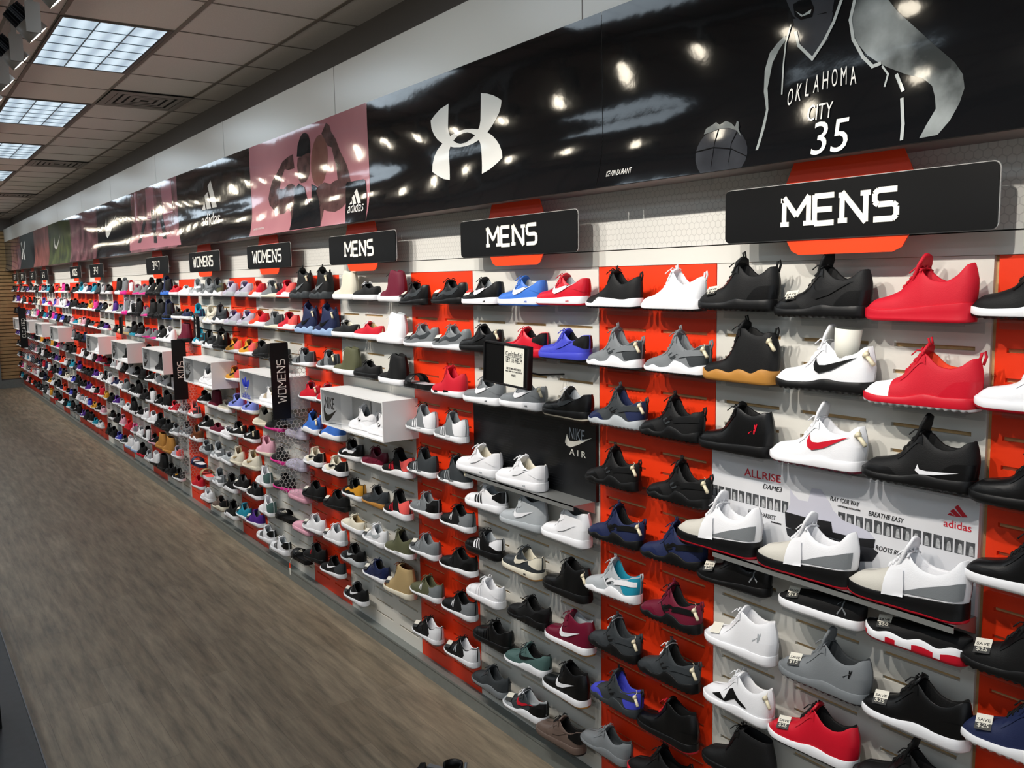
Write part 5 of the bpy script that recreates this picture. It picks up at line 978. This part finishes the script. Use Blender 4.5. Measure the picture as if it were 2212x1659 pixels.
SHOES = '''
-0.988 2.044 0 bl KWKKKKKK -
-0.971 1.820 1 jm WWRKWRWR -
-0.975 1.586 2 jm KKKKKKKK -
-0.978 1.378 3 jm KWWKKKKW -
-0.976 1.152 4 bl KKLKKKKK tag25
-0.964 0.954 5 bl NWWKNWKW tag25
-1.280 2.031 0 da RRRRRRRR -
-1.268 1.805 1 bl RRqEWRRW -
-1.266 1.593 2 bm KKWKKKKK swlow
-1.251 1.139 4 bw KWKKKKKR tag50,pods
-1.249 0.907 5 jl KWKKKKKW tag25
-1.265 0.694 6 bm KKKKKKKK -
-1.579 2.033 0 bm KKKKKKKK sw,tag25
-1.565 1.820 1 bm WKKWWWWK sw,sec,paper
-1.582 1.592 2 bm WWRWWWWM sw,sec
-1.553 1.136 4 sk KWGKKKKW jump,tag15
-1.538 0.917 5 bm GGKDGGGD jump,tag15
-1.573 0.697 6 jl RWKKRRKK tag25
-1.888 2.047 0 bl KKKKKKKK tag30
-1.875 1.820 1 bh KgKKKKKg sec
-1.890 1.589 2 jm KKRKKKKK jump
-1.892 1.134 4 pl KKGKKKKK jump,tag20
-1.859 0.917 5 jm WWLWWWWW jump,tagW
-1.865 0.706 6 bf WWKWWWWW sec
-1.861 0.481 7 bo KKKKKKKK -
-2.174 2.041 0 pr WWWWWWWK -
-2.154 1.823 1 hu GWDGGDGD sec
-2.178 1.594 2 hu KKDKKKKK -
-2.143 1.370 3 hu KKKKKKKK sec
-2.168 1.144 4 hu NKKKNNNK -
-2.178 0.916 5 hu MKKKMMKK sec
-2.189 0.694 6 hu DKGKDDWK sec
-2.193 0.470 7 jm KKKKKKRR -
-2.233 0.262 8 bl KRRKKKKR -
-2.479 2.044 0 pr KWKKKKKK swsole
-2.473 1.822 1 hu GWDGGDGD sec
-2.461 1.600 2 hu DLDNNNDL sec
-2.489 1.366 3 hu KKDKKKKK sec
-2.469 1.146 4 hu NKKKNNKK sec
-2.491 0.928 5 hu LWWQLQLW -
-2.479 0.700 6 hu DKGDDDLK sec
-2.472 0.484 7 hu DDDUUUDD sec
-2.534 0.256 8 mx GGGDGGGD -
-2.782 2.051 0 af RWWLRRRR sw,air
-2.773 1.831 1 af UUUKUKUK sw
-2.759 1.599 2 af KKDLKKWC sw
-2.777 1.077 4 am WWWGWWWW sw
-2.775 0.849 5 am KKKKKKKK sec
-2.760 0.630 6 am MWWLMMMg sw
-2.789 0.397 7 am KWWKKKKg sw
-2.831 0.169 8 af AAAKAKKK sw
-3.061 2.045 0 af BWWLBBBB sw,air
-3.050 1.829 1 af RRRKRKRR -
-3.067 1.602 2 af GWWDGGGW sw,air,sec
-3.078 1.070 4 am LLWGLLLL sw
-3.084 0.858 5 af DCCCDCDg sw,air
-3.048 0.643 6 mx KKKKKKKK -
-3.064 0.420 7 mx JWKKJJDW sw
-3.088 0.194 8 mx DWRLLKWW sw,tag
-3.367 2.042 0 af KWWLKKKK sw,air,tagR
-3.387 1.829 1 af KKKKKKKK sw,sec
-3.373 1.591 2 af GWWDGGGW sw,air
-3.374 1.091 4 ss WWKLWKWW str
-3.394 0.865 5 ss KKWLKWKK str
-3.395 0.634 6 ss WWWWWWWW str
-3.339 0.437 7 ss KKKKKKKK str
-3.368 0.203 8 mx DGDDDDDK -
-3.659 2.044 0 pl KKDKKKKK form,tag
-3.653 1.824 1 pl GWDGGGGW form,tag
-3.682 1.596 2 nm RWKRRRRW plug
-3.676 1.377 3 nm GWWGGWKW str,plug
-3.652 1.159 4 nm DWLKKDKW str,plugG,sec
-3.637 0.941 5 nb KWWKKGKW nn
-3.639 0.719 6 nb KWKKKKKW nn
-3.641 0.494 7 nb KWWKKGKW nn
-3.630 0.261 8 nb KWLWKWKW nn,tag
-4.004 2.034 0 pl KKDKKKKK form,tag
-3.945 1.822 1 pl GWDGGGGW form,tag
-3.973 1.606 2 sl KKLLKKKK -
-3.967 1.380 3 nm GWWGGWKW str,plug
-3.971 1.152 4 nm DWLKKDKW str,plugG
-3.955 0.943 5 nb GWLGGKGW nn
-3.973 0.716 6 nb GWLGGGGW nn,tag
-3.967 0.488 7 nb OWWOOGOW nn
-3.971 0.259 8 nb KWKWKWKG nn,tag
-4.248 2.048 0 ch MWMMWMKW -
-4.264 1.824 1 ch WWWLWWWW -
-4.264 1.604 2 ch KWKKKKKW -
-4.247 1.099 4 eq KWRKKqKW str
-4.264 0.864 5 eq KWRKKqKW str
-4.258 0.647 6 nm OWWKOOOW plug
-4.274 0.413 7 bo TCTHHTHC tag
-4.556 2.052 0 cl KWKKKKWW -
-4.545 1.833 1 cl RWRTRRWW -
-4.576 1.610 2 cl KKKKKKKK -
-4.530 1.097 4 pl MWMMMMMW form
-4.536 0.870 5 pl DgDKDDDg form
-4.555 0.640 6 pl WWLLWWWW form,tag
-4.561 0.424 7 pl NWNKNNNW form,tag
-4.833 2.054 0 ch CWCCCCWW -
-4.854 1.832 1 cl KWCCKKWW -
-4.856 1.609 2 ch OWOOOOOW -
-4.847 1.095 4 pl KWWKKKKW form
-4.830 0.859 5 pl KWYKKYKW form
-4.849 0.650 6 cl CWCTCCCW -
-4.875 0.439 7 mx KSSKDKKS sw
-4.857 0.202 8 rn KWWKDKLW sw,tag
-5.187 2.053 0 bh KDGKKKKD sw,sec
-5.147 1.828 1 bh NZKNKNKZ sw,sec
-5.134 1.618 2 rn GWKKGDKC str,sec
-5.172 1.402 3 rn RWWMGRGW -
-5.117 1.177 4 pr BWBKKBKW -
-5.098 0.955 5 mx CWKCWKCK sw
-5.099 0.735 6 rn KKKKKKKK tag
-5.144 0.507 7 nb WWWLWWWW tag
-5.196 0.279 8 rn KWWKKDKW sw
-5.510 2.053 0 bh KDGKKKKD sw,sec
-5.443 1.830 1 bh NZKNKNKZ sw,sec
-5.525 1.610 2 rn GWKKGDKC str
-5.449 1.394 3 rn RWWMGRGW sec
-5.436 1.174 4 pr BWBKKBKW sec
-5.422 0.960 5 mx CWKCWKCK sw
-5.448 0.731 6 rn KKKKKKKK tag
-5.474 0.500 7 nb WWWLWWWW tag
-5.482 0.297 8 rn KKRKKKKK ua
-5.771 2.054 0 mx RWqMRqRE -
-5.766 1.838 1 mx RWqMRqRE -
-5.710 1.103 4 sk XXXXXXXX -
-5.729 0.880 5 sk XXXXXXXX -
-5.706 0.667 6 sk PPPPPPPP -
-5.666 0.450 7 sk PPPPPPPP -
-5.734 0.231 8 sl KKPKKKKK -
-6.062 2.054 0 rn GCGGGDGC sec
-6.038 1.838 1 rn GCGGGDGC -
-5.963 1.601 2 rn KKKKKKKK -
-6.106 1.101 4 rn KFKKKKKF -
-6.055 0.872 5 rn KFKKKKKF -
-5.999 0.685 6 rn KFKKKKKF -
-5.993 0.462 7 sl KKWKKKKK -
-6.130 0.191 8 ss WWKLWKWW str
-6.347 2.052 0 mx EWGREREW -
-6.350 1.839 1 mx EWGREREW -
-6.335 1.619 2 rn KKKKKKKK -
-6.375 1.100 4 nm CCCKCCCC -
-6.347 0.886 5 nm PCKPPPPC -
-6.413 0.645 6 nm WWWWWJWC plug
-6.376 0.428 7 nm WWWWWJWC plug
-6.428 0.210 8 ss WWKLWKWW str
-6.643 2.053 0 mx XLKVXXXX sw
-6.627 1.833 1 mx XLKVXXXX sw
-6.620 1.615 2 rn YWKMYqqW sw
-6.651 1.167 4 rn IWNNIIIC sw
-6.655 0.946 5 rn KWWKKKKW sw,sec
-6.679 0.727 6 nm CCTTCCCC sw
-6.640 0.506 7 rn KWKGKKKW tag
-6.665 0.282 8 rn VWVGVVVW tag
-6.962 2.054 0 mx XLKVXXXX sw
-6.945 1.829 1 mx XLKVXXXX sw
-6.949 1.613 2 rn YWKMYqqW sw
-6.990 1.385 3 rn YWKMYqqW sw
-6.971 1.163 4 rn IWNNIIIC sw
-6.975 0.941 5 rn KWWKKKKW sw,sec
-7.016 0.707 6 nm CCTTCCCC sw
-6.935 0.512 7 rn KWKGKKKW tag
-6.928 0.280 8 rn QWQGQQQW tag
-7.307 2.055 0 hu DWOGDOCW sec
-7.276 1.833 1 hu DWGGDDDW -
-7.279 1.624 2 bl KKKKKKKK sec
-7.253 1.105 4 cl CWCLCCCW -
-7.244 0.889 5 cl WWWLWWWW -
-7.259 0.671 6 cl LWLLLLLW -
-7.228 0.441 7 pr KWKKKKKW swsole
-7.232 0.214 8 pr KWKKKKKW swsole
-7.549 2.053 0 hu GWNGGGNW sec
-7.543 1.824 1 hu CWGCCCLW -
-7.611 1.617 2 hu KWCGKDCW -
-7.555 1.106 4 ch MWMMWMWW -
-7.533 0.884 5 cl MWMMMMWW -
-7.550 0.663 6 hu LWGDLGLW -
-7.554 0.435 7 hu LWGDLGLW -
-7.570 0.218 8 mx ACTKAKKg -
-7.875 2.051 0 hu LWGLLGLW -
-7.892 1.837 1 hu QWNQQNQW -
-7.894 1.629 2 hu QWGQQDQW -
-7.863 1.112 4 rn KWWKKKKW sw
-7.854 0.885 5 rn KWWKKKKW sw
-7.900 0.661 6 mx LLGDLDLL sw
-7.905 0.433 7 sl TWqqTqqW -
-7.934 0.218 8 mx WWNWWWWK -
-8.238 2.052 0 cl WWWLWWWW -
-8.241 1.839 1 cl NWNTNNNW -
-8.198 0.954 5 hu qWGGGDqW -
-8.172 0.734 6 hu HWKGHHLW -
-8.163 0.502 7 sl NNWWNNNN -
-8.208 0.288 8 rn RWRRRRRW tag
-8.582 2.054 0 cl RWRRRRWW -
-8.538 1.835 1 cl KWKTKKKW -
-8.365 1.630 2 bo MKMKMMKK -
-8.539 0.944 5 hu GWGGGDLW -
-8.510 0.725 6 hu GWqDGGGW -
'''
cnt = 0
for ln in SHOES.strip().split('\n'):
    X, z, row, a, col, lg = ln.split(); X = float(X); z = float(z); row = int(row); cnt += 1
    sc = {'da': 1.02, 'bm': 1.04, 'bh': 1.0, 'bl': 1.04, 'jl': 1.04, 'jm': 1.0}.get(a, .985 if X > -2.7 else 1.0)
    if X < -7.3: sc *= .97
    shoe(a, col, lg, describe(a, col, lg, X, row), X, -.066, z, rz=random.uniform(-3, 4), scale=sc, near=X > -7.3)
    shelf(X+.012, z-.0005)
# shoes on the two steel shelves
for X, lab in ((-1.945, 'farthest'), (-1.60, 'middle'), (-1.277, 'nearest')):
    shoe('da', 'WKKWwWWR', '-', lab+' of three white-wrapped black-soled basketball shoes on the steel shelf', X, -.082, 1.2565, rz=1, scale=1.14, extra='x'); cnt += 1
for X, lab in ((-3.412, 'farther'), (-3.075, 'nearer')):
    shoe('af', 'WWWCWWWW', 'sw', lab+' plain white low sneaker on the steel shelf before the black board', X, -.076, 1.2555, rz=1, scale=1.11); cnt += 1
for bx, a, col, n_ in ((-4.94, 'hu', 'WWWGWWWW', 2), (-6.43, 'ss', 'WWTCWWWW', 2), (-7.93, 'hu', 'WWWGWWWW', 2), (-9.45, 'bh', 'KKWKKKKK', 1), (-10.95, 'jm', 'KWYKKKKW', 1), (-12.53, 'rn', 'WWWWWWWW', 1)):
    for q in range(n_):
        nm = CN[col[0]]+' '+ARCH[a][7]; bi = ['first', 'second', 'third', 'fourth', 'fifth', 'sixth'][[-4.94, -6.43, -7.93, -9.45, -10.95, -12.53].index(bx)]
        shoe(a, col, 'str' if a == 'ss' else '-', (['farther ', 'nearer '][q] if n_ == 2 else '')+nm+' inside the '+bi+' white display box', bx+.40+.245*q, -.125, 1.3195, rz=4, scale=.93 if a not in ('bh', 'jm') else .84, near=q == 0 or bx > -6); cnt += 1
# rolled white paper stuffed in one shoe
cyl_ = MB(); cyl(cyl_, .03, .038, .02, .125, 24, cap0=False, cap1=False); o = obj('paper_roll', cyl_, mat('paper_white', 'dedcd0', .7), smooth=True, loc=(-1.50, -.066, 1.88)); o.modifiers.new('s', 'SOLIDIFY').thickness = .0015
o.rotation_euler = (0, math.radians(5), 0); tag(o, 'white rolled paper standing in the white and black basketball shoe', 'paper roll')
# a further stretch of individually built shoes, colours as seen past the KIDS blade
rnd = random.Random(11)
COMBO = [('rn', 'KWWKKKKW', 'sw'), ('mx', 'KWWKKKKW', 'sw'), ('mx', 'GWWKGGGW', 'sw'), ('hu', 'KKKKKKKK', '-'), ('bl', 'KKKKKKKK', '-'), ('rn', 'GWLGGGGW', 'sw'), ('nm', 'WWLGWWWW', '-'), ('jm', 'KWWKKWKW', 'jump'), ('mx', 'WWKGWWWW', 'sw'), ('rn', 'KKGKKKKK', 'ua'), ('cl', 'WWWLWWWW', '-'), ('bh', 'KWWKKKKW', '-'), ('bl', 'GWKKGGGW', '-'), ('rn', 'RWWKRRWW', 'sw')]
FIX = {0: [('bh', 'NBBKNKBK', '-'), ('bm', 'KKCKKKKK', 'sw'), ('bm', 'KKWKKKKK', 'sw'), ('rn', 'GFLFGGGW', '-'), ('rn', 'GFLFGGGW', '-'), ('jm', 'RRWWRWWR', '-'), ('bh', 'GFWGGGGF', '-'), ('bh', 'KWWKKKKW', '-')],
       1: [('bh', 'NKBNNKKB', '-'), ('bh', 'KKKKKKKK', '-'), ('bh', 'KKKKKKKK', '-'), ('rn', 'GFLFGGGW', '-'), ('bh', 'KKKKKKKK', '-'), ('jm', 'WKKWWKWK', '-'), ('bh', 'XFWGXGXF', '-'), ('rn', 'GWWKGGGW', '-')],
       2: [('bl', 'WWKGWWWW', 'sw'), ('bl', 'KWWKKKKW', 'sw'), ('rn', 'GFLFGGGW', '-'), ('rn', 'GFLFGGGW', '-'), ('bl', 'KXXKKKKX', '-'), ('bl', 'KQQKKKKQ', '-'), ('cl', 'GTWGGGGT', '-'), ('cl', 'CTWTCCCT', '-')],
       3: [('bl', 'WWKGWWWW', 'sw'), ('bl', 'KWWKKKKW', 'sw'), ('jm', 'KWYKKKKW', '-'), ('bl', 'KXWKKKKW', '-'), ('hu', 'KWWKKKKW', '-'), ('bl', 'KWWKKKKW', '-'), ('nm', 'YWWYYYYW', '-'), ('nm', 'YWWYYYYW', '-')],
       8: [('rn', 'KWYKKKKW', 'sw'), ('rn', 'KKKKKKKK', 'sw'), ('bo', 'KKKKKKKK', '-'), ('jm', 'WKKWWWWK', '-'), ('mx', 'LWKGLLLW', 'sw'), ('bl', 'KRRKKKKR', '-'), ('jm', 'WZZWWWWZ', '-'), ('jm', 'WZZWWWWZ', '-')],
       7: [('rn', 'XWPGXqXW', '-'), ('bo', 'gggHgggg', '-'), ('bo', 'gggHgggg', '-'), ('rn', 'KPPKKKKP', 'sw'), ('jm', 'KWWKKWKW', '-'), ('mx', 'WWWGWWWW', '-'), ('rn', 'PWWFPGPW', '-'), ('rn', 'RRRRRRRR', '-')]}
COLX = [-8.89-.302*k for k in range(8)]
for ci, X in enumerate(COLX):
    for row in range(9):
        if (row == 4) and ci in (3, 4, 5, 0): pass
        if row == 3 and any(x0-.1 < X < x0+.95 for x0 in (-9.45, -10.95)): continue
        if cnt >= 300: break
        a, col, lg = FIX[row][ci] if row in FIX else rnd.choice(COMBO)
        z = 2.049-.225*row-(.0 if row < 4 else .01)
        shoe(a, col, lg, describe(a, col, lg, X, row), X, -.066, z, rz=rnd.uniform(-3, 4), scale=.96, near=False); shelf(X+.012, z-.0005); cnt += 1
FARX0 = COLX[-1]-.302
# far rows: one merged mass of small shoes and their shelves
fm = MB(); fmat = []; fidx = {}
def fmi(c, k):
    key = c+k
    if key not in fidx: fidx[key] = len(fmat); fmat.append(sm(c, k))
    return fidx[key]
def add_mesh(me, slots, M_):
    o_ = len(fm.v); fm.v += [tuple(M_ @ v.co) for v in me.vertices]
    for p_ in me.polygons: fm.f.append(tuple(i+o_ for i in p_.vertices)); fm.m.append(slots[p_.material_index])
far_cols = ['KWW', 'KWW', 'KKK', 'KKK', 'KKG', 'KWK', 'DKK', 'KWW', 'NKK', 'GWW', 'WWK', 'KRR', 'RWW', 'PWW', 'UWW', 'LWW', 'QWW', 'FWW', 'WWW', 'KWK', 'DWW', 'CWW', 'YWK', 'NWW', 'KGW', 'VWW', 'WWW', 'EWW']
sh2 = MB(); X = FARX0; ci = 0; BXX = [b_[0] for b_ in BX]
while X > XEND+.2:
    for row in range(9):
        z = 2.049-.225*row
        if row == 3 and any(x0-.17 < X < x0+.98 for x0 in BXX): continue
        if rnd.random() < .03: continue
        c3 = rnd.choice(far_cols); a = rnd.choice(['rn', 'rn', 'mx', 'cl', 'jm', 'af', 'hu', 'nm'])
        M_ = Matrix.Translation((X+rnd.uniform(-.02, .02), -.066, z)) @ Matrix.Rotation(math.radians(rnd.uniform(-5, 6)), 4, 'Z') @ Matrix.Scale(rnd.uniform(.86, .98), 4)
        uf = fmi(c3[0], 'f'); li = fmi('K' if rnd.random() < .5 else 'G', 'l'); q3 = fmi(rnd.choice([c3[0], c3[0], c3[2]]), 'f'); ss_ = fmi(c3[1], 's')
        add_mesh(cached(m_upper, a), [uf, li, uf, uf], M_); add_mesh(cached(m_sole, a), [ss_, ss_], M_); add_mesh(cached(m_tongue, a), [uf], M_)
        if a in ('rn', 'mx', 'af', 'jm') and rnd.random() < .6: add_mesh(cached(m_logo, a, 'sw'), [fmi(c3[2], 's')], M_)
        sh2.box(X-.128, X+.128, -.105, -.0015, z-.0035, z-.0005)
    X -= .302; ci += 1
o = obj('distant_shoes', fm, fmat, smooth=True); tag(o, 'hundreds of small colourful shoes on the far shelves toward the end wall', 'shoes', kind='stuff')
o = obj('distant_acrylic_shelves', sh2, m_acr); tag(o, 'rows of small clear acrylic shelves under the far shoes', 'shelves', kind='stuff')
print('individual shoes', cnt)
